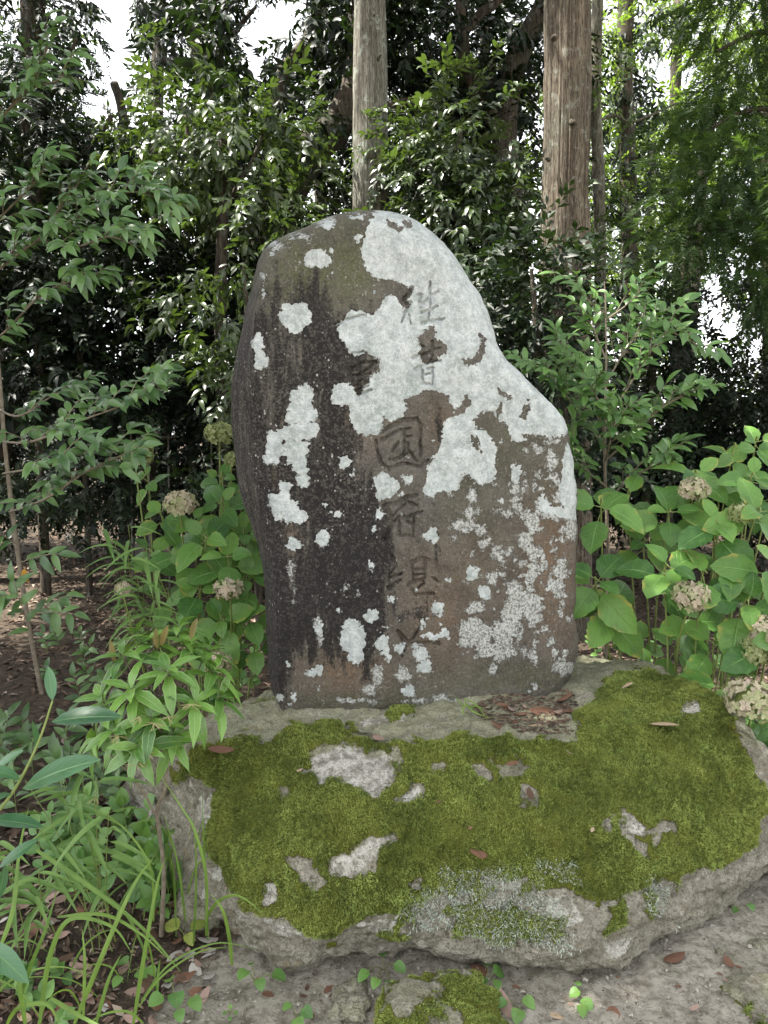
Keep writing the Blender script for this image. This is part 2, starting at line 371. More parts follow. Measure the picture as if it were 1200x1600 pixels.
M_CROWN_MID = mat_crown('evergreen leaves', (0.005, 0.013, 0.005), (0.045, 0.070, 0.022), 0.14, 0.38, (0.15, 0.25, 0.03), spec=0.5)
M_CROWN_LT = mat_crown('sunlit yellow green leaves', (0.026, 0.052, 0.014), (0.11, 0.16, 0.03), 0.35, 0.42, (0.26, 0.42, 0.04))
M_CEDAR = mat_crown('cedar needles', (0.009, 0.024, 0.010), (0.046, 0.088, 0.024), 0.25, 0.55, (0.14, 0.25, 0.03), spec=0.3)
M_BARK_CEDAR = mat_bark('cedar bark grey', (0.085, 0.075, 0.058), (0.20, 0.19, 0.155), (0.15, 0.16, 0.13), 46, 1.6, 0.45)
M_BARK_RED = mat_bark('cedar bark red brown', (0.060, 0.045, 0.033), (0.165, 0.138, 0.102), (0.11, 0.105, 0.078), 48, 1.4, 0.25)
M_BARK_DK = mat_bark('dark bark', (0.040, 0.032, 0.024), (0.085, 0.07, 0.052), (0.06, 0.062, 0.04), 18, 4, 0.15)
M_BARK_PALE = mat_bark('pale bark', (0.10, 0.09, 0.068), (0.18, 0.165, 0.125), (0.11, 0.12, 0.08), 22, 4, 0.3)
M_TWIG = mat_plain('twig', (0.085, 0.07, 0.045), 0.8, (0.14, 0.12, 0.08), 30)
M_STEM = mat_plain('brown stem', (0.13, 0.105, 0.075), 0.8, (0.19, 0.165, 0.12), 50)
M_GSTEM = mat_plain('green stem', (0.13, 0.17, 0.045), 0.6, (0.16, 0.20, 0.06), 50)
M_HYD = mat_leaf('hydrangea leaf', (0.026, 0.090, 0.018), (0.118, 0.24, 0.046), 0.40, 0.22, (0.20, 0.36, 0.04), (0.17, 0.30, 0.09), (0.30, 0.27, 0.06), 7.0, 0.35, 0.6)
M_CAM = mat_leaf('small glossy leaf', (0.030, 0.086, 0.022), (0.110, 0.215, 0.048), 0.36, 0.22, (0.16, 0.30, 0.04), (0.08, 0.15, 0.04), None, 6, 0.5, 0.25)
M_CAMG = mat_leaf('grey green leaf', (0.028, 0.074, 0.024), (0.105, 0.192, 0.054), 0.34, 0.2, (0.15, 0.27, 0.05), (0.09, 0.16, 0.06), None, 6, 0.5, 0.25)
M_ARD = mat_leaf('pale edged glossy leaf', (0.032, 0.105, 0.020), (0.150, 0.30, 0.042), 0.30, 0.2, (0.2, 0.36, 0.04), (0.34, 0.44, 0.18), None, 9, 0.6, 0.5, (0.24, 0.34, 0.12))
M_ARDN = mat_leaf('reddish young leaf', (0.13, 0.12, 0.035), (0.19, 0.14, 0.05), 0.3, 0.3, (0.3, 0.3, 0.05), (0.3, 0.25, 0.08), None, 9)
M_BIG = mat_leaf('broad glossy leaf', (0.016, 0.064, 0.026), (0.045, 0.13, 0.048), 0.32, 0.12, (0.12, 0.26, 0.04), (0.12, 0.22, 0.06), None, 8, 0.6, 0.2)
M_GRASS = mat_leaf('grass blade', (0.070, 0.145, 0.024), (0.165, 0.26, 0.05), 0.5, 0.3, (0.24, 0.38, 0.04), (0.19, 0.27, 0.09), None, 0.5, 0.35, 0.2)
M_BAM = mat_leaf('narrow bamboo leaf', (0.060, 0.135, 0.032), (0.14, 0.235, 0.06), 0.45, 0.3, (0.22, 0.36, 0.05), (0.18, 0.27, 0.09), None, 0.5, 0.35, 0.2)
M_SEED = mat_leaf('seedling leaf', (0.055, 0.145, 0.035), (0.12, 0.235, 0.045), 0.45, 0.2, (0.2, 0.36, 0.04), (0.15, 0.26, 0.08), None, 5)
M_YEL = mat_leaf('yellow green leaf', (0.19, 0.25, 0.045), (0.26, 0.31, 0.06), 0.5, 0.3, (0.35, 0.42, 0.05), (0.3, 0.33, 0.12), None, 5)
M_DEAD = [mat_leaf('dead leaf %s' % n, c, tuple(x * 1.4 for x in c), 0.7, 0.1, c, tuple(x * 0.6 for x in c), None, 6, 0.25) for n, c in
          (('brown', (0.14, 0.075, 0.048)), ('pinkish', (0.27, 0.185, 0.15)), ('tan', (0.33, 0.25, 0.165)), ('dark', (0.08, 0.048, 0.03)), ('grey', (0.33, 0.31, 0.28)))]
M_ORANGE = mat_leaf('orange dying leaf', (0.5, 0.24, 0.02), (0.55, 0.3, 0.03), 0.5, 0.3, (0.5, 0.25, 0.02), (0.4, 0.25, 0.05), None, 6)
M_FLOR = N('faded floret'); _o = M_FLOR.n('ObjectInfo').outputs['Random']; _s = M_FLOR.n('SeparateXYZ'); M_FLOR.l(M_FLOR.obj(), _s.inputs[0])
_c = M_FLOR.mix(M_FLOR.ramp(_o, 0.2, 0.8), (0.31, 0.34, 0.17), (0.44, 0.36, 0.29))
_c = M_FLOR.mix(M_FLOR.ramp(M_FLOR.noise(M_FLOR.pos(), 70, 3), 0.4, 0.7, 0, 0.8), _c, (0.47, 0.42, 0.30))
M_FLOR = M_FLOR.bsdf(_c, 0.8, spec=0.2, trans=0.25, tcol=(0.42, 0.42, 0.22))
M_FLOR_G = N('green faded floret'); _c = M_FLOR_G.mix(M_FLOR_G.ramp(M_FLOR_G.noise(M_FLOR_G.pos(), 60, 3), 0.35, 0.7), (0.20, 0.25, 0.09), (0.37, 0.38, 0.21))
M_FLOR_G = M_FLOR_G.bsdf(_c, 0.8, spec=0.2, trans=0.25, tcol=(0.35, 0.4, 0.15))
M_PEB = mat_plain('pebble', (0.16, 0.145, 0.115), 0.9, (0.38, 0.355, 0.30), 45)
M_RED = mat_plain('red seed', (0.35, 0.03, 0.015), 0.5)
M_WIRE = mat_plain('weathered wire', (0.16, 0.15, 0.13), 0.7)

# ---------------------------------------------------------------- leaves
def leaf_np(L, W, n=4, a=1.0, b=0.8, droop=0.25, fold=0.12, twist=0.0, serr=0, tipw=0.0):
    """strip leaf: base at origin, length along +Y, up +Z; three verts across"""
    V = []; UV = []
    ts = np.linspace(0, 1, n + 1)
    for k, t in enumerate(ts):
        wv = W * 0.5 * max(math.sin(math.pi * t ** a), 0) ** b
        if k == n: wv = 0.0
        if serr and 0 < k < n: wv *= 1 + serr * (1 if k % 2 else -1)
        y = L * math.sin(t * (1 - 0) * 1.0) / math.sin(1.0) if False else L * t * (1 - 0.12 * droop * t); z = -L * droop * t * t
        zf = fold * wv * 2
        if wv < 1e-6:
            V.append((0, y, z)); UV.append((0.5, t))
        else:
            V += [(-wv, y, z + zf), (0, y, z), (wv, y, z + zf)]
            UV += [(0.5 - 0.5, t), (0.5, t), (1.0, t)]
    f3 = []; f4 = []
    idx = []; c = 0
    for k, t in enumerate(ts):
        wv = math.sin(math.pi * t ** a) if k not in (0, n) else 0
        if k in (0, n): idx.append((c,)); c += 1
        else: idx.append((c, c + 1, c + 2)); c += 3
    # base vertex may have width zero
    for k in range(n):
        A, B = idx[k], idx[k + 1]
        if len(A) == 1: f3 += [(A[0], B[1], B[0]), (A[0], B[2], B[1])]
        elif len(B) == 1: f3 += [(A[0], A[1], B[0]), (A[1], A[2], B[0])]
        else: f4 += [(A[0], A[1], B[1], B[0]), (A[1], A[2], B[2], B[1])]
    return np.array(V), f4, f3, np.array(UV)
def leaf_mesh(name, mat, **k):
    V, f4, f3, uv = leaf_np(**k); return mesh_np(name, V, [np.array(f4).reshape(-1, 4), np.array(f3).reshape(-1, 3)] if f4 else [np.array(f3)], mat, True, None, uv)
def leaf_set(name, mat, cnt, L, W, **k):
    out = []
    for i in range(cnt):
        kk = dict(k); kk['droop'] = k.get('droop', 0.25) * random.uniform(0.3, 1.7); kk['fold'] = k.get('fold', 0.12) * random.uniform(0.5, 1.6)
        out.append(leaf_mesh(name, mat, L=L, W=W * random.uniform(0.9, 1.1), **kk))
    return out
def frame(d, up):
    y = Vector(d).normalized(); z = Vector(up) - y * Vector(up).dot(y)
    if z.length < 1e-4: z = Vector((0, -1, 0.2)) - y * Vector((0, -1, 0.2)).dot(y)
    z.normalize(); x = y.cross(z); return Matrix((x, y, z)).transposed()
def put_leaf(name, me, parent, pos, d, up, s=1.0):
    o = bpy.data.objects.new(name, me); sc.collection.objects.link(o); o.parent = parent
    M = Matrix.Translation(Vector(pos) - parent.location) @ frame(d, up).to_4x4() @ Matrix.Diagonal((s, s, s, 1))
    o.matrix_basis = M; return o
def rv(a=1.0): return Vector((random.uniform(-a, a), random.uniform(-a, a), random.uniform(-a, a)))

# sprays of leaves for the crowns that read as a mass
def spray(nl, L, W, twig, droop=0.25, spread=0.9, n=2, b=0.8, seed=0, roseate=0.0):
    r = random.Random(seed); VV = []; F3 = []; F4 = []; TT = []; c = 0
    for i in range(nl):
        t = (i + 0.5) / nl; s = r.uniform(0.75, 1.15)
        V, f4, f3, _ = leaf_np(L * s, W * s, n=n, b=b, droop=droop * r.uniform(0.3, 1.8), fold=0.15)
        an = (1 if i % 2 else -1) * spread * (1 - roseate * t) * r.uniform(0.6, 1.2) + (0 if i < nl - 1 else 0)
        if i == nl - 1: an = 0
        pitch = r.uniform(-0.45, 0.45); roll = r.uniform(-0.6, 0.6)
        R = np.array(Matrix.Rotation(-an, 3, 'Z') @ Matrix.Rotation(pitch, 3, 'X') @ Matrix.Rotation(roll, 3, 'Y'))
        P = V @ R.T + np.array([r.uniform(-.01, .01), twig * t, -0.25 * twig * t * t + r.uniform(-.02, .02)])
        VV.append(P); F3 += [[q + c for q in f] for f in f3]; F4 += [[q + c for q in f] for f in f4]; TT.append(np.full(len(P), r.uniform(-0.2, 0.2) + 0.15 * t)); c += len(P)
    # twig as a thin three sided sliver
    tw = np.array([[-.0025, 0, 0], [.0025, 0, 0], [0, 0, .004], [0, twig, -.25 * twig]]); VV.append(tw); F3 += [[c, c + 1, c + 3], [c + 1, c + 2, c + 3], [c + 2, c, c + 3]]; TT.append(np.full(4, -0.4))
    return np.concatenate(VV), np.array(F4).reshape(-1, 4).astype(int), np.array(F3).reshape(-1, 3).astype(int), np.concatenate(TT)
def frond(nn, L, W, length, seed=0):
    """drooping cedar frond: many thin blades round a curved axis"""
    r = random.Random(seed); VV = []; F3 = []; TT = []; c = 0
    for i in range(nn):
        t = (i + 0.5) / nn; base = np.array([0, length * t, -0.45 * length * t * t])
        sd_ = (1 if i % 2 else -1) * r.uniform(.3, 1.1); d = np.array([sd_, 0.8, r.uniform(-.45, .25)]); d /= np.linalg.norm(d)
        s = np.cross(d, [r.uniform(-1, 1), r.uniform(-1, 1), 1]); s /= np.linalg.norm(s)
        l = L * r.uniform(0.6, 1.2) * (1.15 - 0.6 * t)
        VV.append(np.array([base - s * W * .5, base + s * W * .5, base + d * l])); F3.append([c, c + 1, c + 2]); c += 3; TT.append(np.full(3, r.uniform(-.25, .25) + 0.2 * t))
    return np.concatenate(VV), np.zeros((0, 4), int), np.array(F3), np.concatenate(TT)
SPR = {'broad': [spray(9, 0.085, 0.032, 0.17, seed=k) for k in range(6)],
       'small': [spray(10, 0.060, 0.026, 0.16, seed=10 + k) for k in range(6)],
       'hang': [spray(9, 0.12, 0.038, 0.18, droop=0.7, seed=20 + k) for k in range(6)],
       'far': [spray(8, 0.14, 0.060, 0.30, seed=30 + k) for k in range(6)],
       'cedar': [frond(44, 0.11, 0.012, 0.34, seed=40 + k) for k in range(6)],
       'up': [spray(9, 0.085, 0.033, 0.15, droop=0.5, spread=0.8, n=3, seed=50 + k) for k in range(6)],
       'big': [spray(7, 0.15, 0.05, 0.12, droop=0.45, spread=1.2, n=3, seed=60 + k) for k in range(6)]}
def place_sprays(P, D, kind, scale, tint):
    """P positions, D directions (N,3): returns joined geometry"""
    mb = MB(); n = len(P); which = RNG.integers(0, len(SPR[kind]), n)
    D = D / np.linalg.norm(D, axis=1, keepdims=True)
    up = np.array([0, 0, 1.0]) + RNG.normal(0, 0.35, (n, 3)); Z = up - D * (up * D).sum(1, keepdims=True); Z /= np.linalg.norm(Z, axis=1, keepdims=True)
    X = np.cross(D, Z); R = np.stack([X, D, Z], -1)          # columns
    s = scale * RNG.uniform(0.75, 1.25, n)
    for k in range(len(SPR[kind])):
        m = which == k; q = int(m.sum())
        if not q: continue
        V, f4, f3, tt = SPR[kind][k]; nv = len(V)
        W = np.einsum('nij,vj->nvi', R[m], V) * s[m][:, None, None] + P[m][:, None, :]
        off = (np.arange(q) * nv)[:, None, None]
        mb.add(W.reshape(-1, 3), (f4[None] + off).reshape(-1, 4) if len(f4) else None, (f3[None] + off).reshape(-1, 3) if len(f3) else None,
               np.clip(tint[m][:, None] + tt[None], 0, 1).ravel())
    return mb
GAPS = []      # windows of open sky the crowns leave (photo pixel outlines)
def crown(blobs, n, kind, mat, parent, scale=1.0, droop=0.25, name='crown', tint0=0.45, gaps=True, clump=0.28, per=14):
    """blobs: (px, py, Y, rx, ry, rz) in photo pixels for the centre and metres for the radii"""
    Pc = []; Dc = []; T = []
    vol = np.array([b[3] * b[4] + b[3] * b[5] + b[4] * b[5] for b in blobs]); vol = vol / vol.sum()
    for b, sh in zip(blobs, vol):
        c = at(b[0], b[1], b[2]); R = np.array(b[3:6]); nc = max(2, int(n * sh / per))
        u = RNG.normal(0, 1, (nc, 3)); u /= np.linalg.norm(u, axis=1, keepdims=True)
        rad = RNG.uniform(0.25, 1.0, (nc, 1)) ** 0.55
        cc = c + u * rad * R
        k = np.repeat(np.arange(nc), per)
        off = RNG.normal(0, clump, (len(k), 3)) * np.array([1, 1, 0.55])
        P = cc[k] + off; D = u[k] * 0.7 + off / clump * 0.45 + RNG.normal(0, 0.35, (len(k), 3)); D[:, 2] -= droop
        tc = tint0 + RNG.uniform(-0.28, 0.28, nc) ; 
        Pc.append(P); Dc.append(D); T.append(tc[k] + RNG.uniform(-0.12, 0.12, len(k)) + 0.12 * u[k][:, 2])
    P = np.concatenate(Pc); D = np.concatenate(Dc); T = np.concatenate(T)
    keep = P[:, 2] > 0.05
    if gaps:
        x, y, d = topix(P)
        wob = fbm(P, 1.9, 3, 5) * 22
        for g in GAPS:
            keep &= ~((sdf_poly(x, y, g) + wob) > 0)
    P, D, T = P[keep], D[keep], T[keep]
    if isinstance(kind, str): mb = place_sprays(P, D, kind, scale, T)
    else:
        mb = MB(); q = (fbm(P, 2.3, 2, 33) * 1.6 + RNG.normal(0, .35, len(P))); th = np.quantile(q, np.linspace(0, 1, len(kind) + 1)[1:-1]); w_ = np.digitize(q, th)
        for j, kk in enumerate(kind):
            m = w_ == j
            if m.any():
                s_ = place_sprays(P[m], D[m], kk, scale, T[m]); mb.add(np.concatenate(s_.v), np.concatenate(s_.f4) if s_.f4 else None, np.concatenate(s_.f3) if s_.f3 else None, np.concatenate(s_.a))
    o = mb.build(name, mat, parent, True, off=parent.location); o['kind'] = 'stuff'; return o
def limbs(parent, paths, mat, name='trunk', seg=14, wob=0.05):
    mb = MB()
    for pts, r0, r1 in paths:
        tube(mb, [tuple(Vector(p) - parent.location) for p in pts], r0, r1, seg, 6, wob)
    return mb.build(name, mat, parent, True)

# ================================================================ GROUND
def ground_h(x, y):
    p = np.stack([x, y, 0 * x], -1)
    return 0.018 * fbm(p, 1.3, 3, 3) + np.where(y < 6, 0.006 * fbm(p, 9, 3, 4), 0)
def litter_w(x, y):
    """1 where dead leaves cover the earth (left and back), 0 on the bare path at the right front"""
    p = np.stack([x, y, 0 * x], -1)
    e = -0.42 - x - 0.25 * (2.1 - y)
    return np.clip(np.maximum(sstep(-0.12, 0.15, e + 0.12 * fbm(p, 4, 3, 8)), sstep(2.75, 3.1, y + 0.1 * fbm(p, 3, 2, 9))), 0, 1)
def gaxis(lo, hi, flo, fhi, step, grow=1.16):
    a = list(np.arange(flo, fhi + step / 2, step)); s = step
    while a[-1] < hi: s *= grow; a.append(a[-1] + s)
    s = step
    while a[0] > lo: s *= grow; a.insert(0, a[0] - s)
    return np.array(a)
gx = gaxis(-600, 600, -1.6, 1.6, 0.014); gy = gaxis(-400, 900, 1.2, 3.2, 0.012)
GX, GY = np.meshgrid(gx, gy); GZ = ground_h(GX, GY)
GZ = GZ + np.where((np.abs(GX) < 1.7) & (GY < 3.3), 0.006 * fbm(np.stack([GX, GY, 0 * GX], -1), 24, 4, 6), 0)
go = link('ground', mesh_np('ground', np.stack([GX, GY, GZ], -1).reshape(-1, 3), grid_faces(len(gy), len(gx)), M_GROUND, True, {'litter': litter_w(GX, GY).ravel()}))
go['kind'] = 'structure'; go['label'] = 'bare pale earth giving way to dark leaf litter'

# ================================================================ BOULDER
rows = [  # (z or ('Y', value)), [(px, py) ...] left to right
 (0.03, [(206,1262),(252,1338),(306,1406),(370,1458),(452,1506),(530,1492),(620,1487),(740,1502),(860,1517),(962,1510),(1060,1455),(1130,1412),(1215,1366)]),
 (0.065,[(200,1255),(245,1330),(300,1400),(362,1450),(450,1498),(530,1484),(620,1480),(740,1494),(860,1510),(962,1503),(1062,1448),(1132,1404),(1218,1358)]),
 (0.14, [(202,1240),(250,1305),(308,1372),(372,1425),(456,1466),(536,1456),(625,1450),(740,1460),(862,1476),(970,1465),(1078,1410),(1148,1372),(1224,1330)]),
 (0.22, [(208,1228),(262,1280),(325,1338),(392,1388),(468,1420),(545,1412),(630,1405),(740,1410),(862,1415),(980,1402),(1088,1355),(1156,1320),(1218,1290)]),
 (0.30, [(214,1215),(275,1255),(342,1300),(408,1342),(480,1365),(553,1362),(636,1356),(742,1356),(862,1355),(982,1342),(1090,1300),(1152,1272),(1210,1250)]),
 (0.37, [(222,1204),(286,1232),(356,1262),(425,1290),(493,1308),(562,1308),(642,1302),(745,1300),(862,1296),(982,1280),(1090,1245),(1148,1228),(1200,1215)]),
 (0.46, [(236,1184),(302,1198),(372,1208),(440,1212),(506,1215),(575,1218),(652,1212),(752,1208),(862,1198),(976,1188),(1080,1166),(1134,1158),(1186,1170)]),
 (0.52, [(252,1168),(318,1170),(386,1162),(450,1152),(517,1148),(590,1150),(665,1152),(762,1150),(864,1145),(962,1128),(1062,1112),(1116,1122),(1168,1142)]),
 (0.535,[(266,1150),(330,1142),(394,1134),(444,1130),(520,1122),(593,1116),(666,1116),(764,1112),(870,1108),(956,1092),(1050,1082),(1105,1100),(1156,1122)]),
 (0.545,[(276,1142),(337,1130),(402,1116),(444,1119),(520,1108),(594,1098),(668,1094),(766,1088),(872,1078),(950,1060),(1042,1062),(1098,1086),(1148,1110)]),
 (0.56, [(290,1128),(350,1106),(410,1088),(454,1080),(524,1065),(596,1054),(672,1046),(766,1040),(866,1032),(932,1028),(1022,1046),(1082,1068),(1132,1096)]),
]
RP = np.array([[atz(px, py, z) for px, py in r] for z, r in rows])
# a raised mossy shoulder at the right back
RP[6:, 9:, 2] += np.array([[0.0, .01, .01, 0], [.015, .02, .015, 0], [.02, .03, .02, 0], [.01, .02, .02, 0], [0, 0, 0, 0]])
back = RP[-1:].copy(); b1 = back + [0, .10, -.06]; b2 = back + [0, .17, -.30]; b3 = back + [0, .12, -.62]
under = RP[:1] + [0, .10, -.07]
RP = np.concatenate([under, RP, b1, b2, b3], 0)
l1 = RP[:, :1] + [-.035, .07, -.05]; l2 = RP[:, :1] + [.0, .20, -.45]; r1_ = RP[:, -1:] + [.05, .04, -.10]; r2_ = RP[:, -1:] + [.02, .10, -.60]
RP = np.concatenate([l2, l1, RP, r1_, r2_], 1)
def crom(Pts, m):
    """Catmull-Rom along axis 0, m samples per span"""
    n = len(Pts); out = []
    for k in range(n - 1):
        p0, p1, p2, p3 = Pts[max(k - 1, 0)], Pts[k], Pts[k + 1], Pts[min(k + 2, n - 1)]
        for j in range(m):
            t = j / m; out.append(0.5 * ((2 * p1) + (p2 - p0) * t + (2 * p0 - 5 * p1 + 4 * p2 - p3) * t * t + (3 * p1 - p0 - 3 * p2 + p3) * t ** 3))
    out.append(Pts[-1]); return np.array(out)
def loft(P, mr, mc):
    S = crom(P, mr); S = crom(np.swapaxes(S, 0, 1), mc); return np.swapaxes(S, 0, 1)
def normals(S):
    a = np.gradient(S, axis=1); b = np.gradient(S, axis=0); n = np.cross(a, b)
    return n / (np.linalg.norm(n, axis=-1, keepdims=True) + 1e-12)
SB = loft(RP, 17, 28); NB = normals(SB)
if NB[SB.shape[0] // 2, SB.shape[1] // 2, 2] < 0: NB = -NB
bx_, by_, _ = topix(SB)
bxr, byr = bx_, by_
bx_ = bx_ + 13 * fbm(SB, 13, 4, 201); by_ = by_ + 9 * fbm(SB, 13, 4, 202)
MOSS_IN = [[(255,1205),(300,1165),(350,1160),(372,1150),(395,1148),(430,1155),(470,1140),(520,1120),(545,1130),(552,1150),(580,1150),(600,1160),(640,1150),(700,1155),(760,1152),(830,1150),(905,1160),(915,1130),(905,1110),(930,1085),(950,1060),(1000,1052),(1060,1055),(1110,1070),(1140,1100),(1160,1140),(1185,1190),(1195,1240),(1190,1300),(1160,1335),(1110,1355),(1060,1370),(1000,1385),(985,1390),(965,1402),(935,1408),(905,1400),(890,1385),(850,1392),(810,1378),(775,1365),(745,1385),(715,1400),(690,1400),(665,1415),(630,1435),(590,1425),(570,1430),(540,1450),(490,1462),(465,1455),(440,1430),(400,1430),(360,1405),(345,1380),(335,1350),(320,1320),(315,1290),(325,1255),(330,1235),(300,1215),(270,1220)]]
MOSS_IN += [[(700,1425),(790,1410),(860,1440),(850,1480),(760,1470),(700,1450)], [(600,1095),(640,1090),(650,1115),(615,1120)], [(940,1410),(975,1400),(975,1450),(945,1470)], [(860,1440),(885,1430),(890,1470),(865,1480)]]
MOSS_OUT = [[(485,1188),(510,1165),(540,1160),(575,1178),(612,1172),(612,1205),(600,1225),(583,1252),(560,1235),(530,1222),(495,1228),(482,1208)],
 [(520,1345),(545,1325),(575,1308),(612,1298),(618,1310),(585,1330),(565,1350),(530,1375),(520,1370)], [(402,1378),(425,1372),(430,1395),(418,1415),(402,1408)],
 [(636,1382),(656,1380),(654,1398),(638,1398)], [(965,1272),(1000,1270),(1012,1290),(990,1305),(968,1292)], [(1020,1290),(1050,1290),(1055,1310),(1025,1312)], [(975,1308),(1010,1312),(1015,1335),(985,1330)],
 [(1060,1105),(1090,1100),(1095,1118),(1062,1128)], [(676,1200),(702,1198),(700,1216),(680,1218)], [(775,1190),(800,1180),(825,1195),(805,1212),(780,1210)], [(745,1200),(762,1200),(760,1216),(745,1214)],
 [(822,1240),(838,1232),(838,1262),(826,1256)], [(452,1340),(490,1352),(515,1385),(490,1400),(470,1378)], [(620,1240),(652,1236),(650,1252),(625,1256)], [(545,1110),(560,1150),(600,1155),(590,1135)], [(430,1230),(450,1225),(455,1245),(435,1250)], [(935,1290),(950,1285),(950,1300),(938,1302)]]
WHITE = [MOSS_OUT[0], MOSS_OUT[1], MOSS_OUT[2], MOSS_OUT[3], MOSS_OUT[4], MOSS_OUT[7], MOSS_OUT[13], [(292,1265),(330,1225),(345,1225),(330,1255),(318,1280),(300,1290)], [(203,1245),(235,1232),(250,1260),(255,1300),(232,1290),(210,1275)],
 [(290,1215),(305,1210),(300,1235),(288,1240)], [(312,1352),(350,1362),(345,1380),(318,1382)], [(300,1385),(320,1390),(315,1412),(300,1410)], [(365,1415),(385,1425),(385,1448),(368,1445)], [(400,1432),(440,1438),(470,1462),(430,1470)], [(560,1432),(620,1430),(640,1450),(600,1458),(565,1448)],
 [(862,1402),(905,1398),(912,1440),(885,1455),(868,1440)], [(945,1405),(970,1410),(965,1430),(948,1425)], [(770,1362),(810,1362),(815,1395),(785,1385)], [(1150,1090),(1135,1085),(1160,1120),(1165,1110)], [(1170,1205),(1190,1230),(1198,1270),(1185,1250)], [(1150,1300),(1190,1290),(1190,1325),(1140,1350)],
 [(440,1150),(470,1148),(465,1160),(440,1165)], [(550,1115),(600,1110),(640,1112),(620,1125),(560,1128)], [(950,1480),(1000,1470),(990,1492),(950,1496)]]
mossd = np.full(bx_.shape, -1e3)
for p in MOSS_IN: mossd = np.maximum(mossd, sdf_poly(bx_, by_, p))
for p in MOSS_OUT: mossd = np.minimum(mossd, -sdf_poly(bx_, by_, p))
front = np.maximum(sdf_poly(bx_, by_, [(370,1440),(500,1440),(620,1410),(760,1355),(900,1365),(1000,1350),(1120,1330),(1180,1310),(1190,1340),(1090,1400),(1000,1460),(900,1490),(780,1480),(640,1462),(480,1480),(400,1470)], 80), -30)
mossd = np.maximum(mossd, np.where(front > -25, np.minimum(front * .4, 6) - 13 + 17 * fbm(SB, 15, 4, 411), -1e3))
mossd = mossd - 7 * np.clip(fbm(SB, 28, 3, 412) - .25, 0, 2) * 2.2
pale = np.full(bx_.shape, -1e3)
for p in WHITE: pale = np.maximum(pale, sdf_poly(bx_, by_, p))
# where the photo cannot see (back and underside) the moss simply thins out
hid = np.zeros(bx_.shape, bool); hid[-60:] = True
mossd = np.where(hid, -10 + 14 * fbm(SB, 6, 3, 2), mossd)
bx_, by_ = bxr, byr
mossd = np.clip(mossd / 14.0, -1, 1); pale = np.clip(pale / 8.0, -1.0, 1)
greenw = sstep(0.40, 0.52, SB[..., 2]) * 0.6 + 0.2
mw = sstep(-0.15, 0.45, mossd + 0.35 * fbm(SB, 22, 3, 31))
disp = 0.016 * fbm(SB, 3.1, 3, 1) + 0.007 * fbm(SB, 11, 3, 2) + (1 - mw) * (0.0045 * fbm(SB, 38, 4, 3) - 0.006 * np.abs(fbm(SB, 17, 3, 7))) + mw * (0.009 + 0.007 * fbm(SB, 24, 3, 4) + 0.008 * (0.4 - np.abs(fbm(SB, 55, 2, 5))))
face = sstep(0.34, 0.18, SB[..., 2]); disp += face * (0.014 * fbm(SB * [1, 1, 2.2], 8, 4, 12) - 0.008 * np.abs(fbm(SB * [1, 1, 3], 14, 3, 13)))
foot = np.exp(-((by_ - 1100) / 30.0) ** 2) * (bx_ > 410) * (bx_ < 900); disp *= 1 - 0.25 * foot; disp += (1 - mw) * sstep(.4, .5, SB[..., 2]) * (0.006 * fbm(SB, 20, 4, 301) - 0.006 * np.abs(fbm(SB, 9, 3, 302)))
SBd = SB + NB * disp[..., None]
bt = thing('mossy_boulder', 'broad flat topped boulder under green moss carrying the upright stone', 'boulder', (0.2, 2.4, 0))
mA = np.stack([mossd, pale, greenw, np.ones_like(pale)], -1).reshape(-1, 4)
link('rock', mesh_np('rock', (SBd - np.array(bt.location)).reshape(-1, 3), grid_faces(*SB.shape[:2]), M_ROCK, True, {'maskA': mA}), bt)
# moss tufts as real blades
def scatter_on(S, Nn, dens, n, rng):
    q = S.shape; c = (S[:-1, :-1] + S[1:, 1:]) / 2
    ar = np.linalg.norm(np.cross(S[1:, :-1] - S[:-1, :-1], S[:-1, 1:] - S[:-1, :-1]), axis=-1) * dens[:-1, :-1]
    pr = ar.ravel() / ar.sum(); k = rng.choice(len(pr), n, p=pr); r, cc = np.unravel_index(k, ar.shape)
    a = rng.random((n, 1)); b = rng.random((n, 1))
    P = S[r, cc] * (1 - a) * (1 - b) + S[r + 1, cc] * a * (1 - b) + S[r, cc + 1] * (1 - a) * b + S[r + 1, cc + 1] * a * b
    return P, Nn[r, cc], (r, cc)
def tufts(S, Nn, dens, n, L, W, mat, parent, name, rng, lean=0.9, tn=0.0, tintmap=None):
    P, Nr, idx = scatter_on(S, Nn, dens, n, rng)
    lowf = fbm(P, 30, 3, 55); Ls = L * (0.8 + 0.45 * lowf)[:, None] * rng.uniform(0.6, 1.3, (n, 1))
    d = Nr + rng.normal(0, lean, (n, 3)); d[:, 2] += 0.1; d /= np.linalg.norm(d, axis=1, keepdims=True)
    s = np.cross(d, rng.normal(0, 1, (n, 3))); s /= np.linalg.norm(s, axis=1, keepdims=True); s *= W
    mid = P + d * Ls * 0.55 + rng.normal(0, 0.0012, (n, 3)); tip = P + d * Ls + np.array([0, 0, -0.15]) * Ls
    base = P - Nr * 0.002
    V = np.stack([base - s * .6, base + s * .6, mid - s, mid + s, tip], 1).reshape(-1, 3); o = np.arange(n)[:, None] * 5
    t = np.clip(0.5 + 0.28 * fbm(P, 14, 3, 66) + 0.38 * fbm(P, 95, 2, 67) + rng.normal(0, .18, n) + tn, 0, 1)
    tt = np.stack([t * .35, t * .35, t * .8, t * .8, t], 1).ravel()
    ob = link(name, mesh_np(name, V - np.array(parent.location), [o + [[0, 1, 3, 2]], o + [[2, 3, 4]]], mat, True, {'tint': tt}), parent)
    ob['kind'] = 'stuff'; return ob
rng = np.random.default_rng(5)
vis = np.ones(mossd.shape); vis[-70:] = 0.25
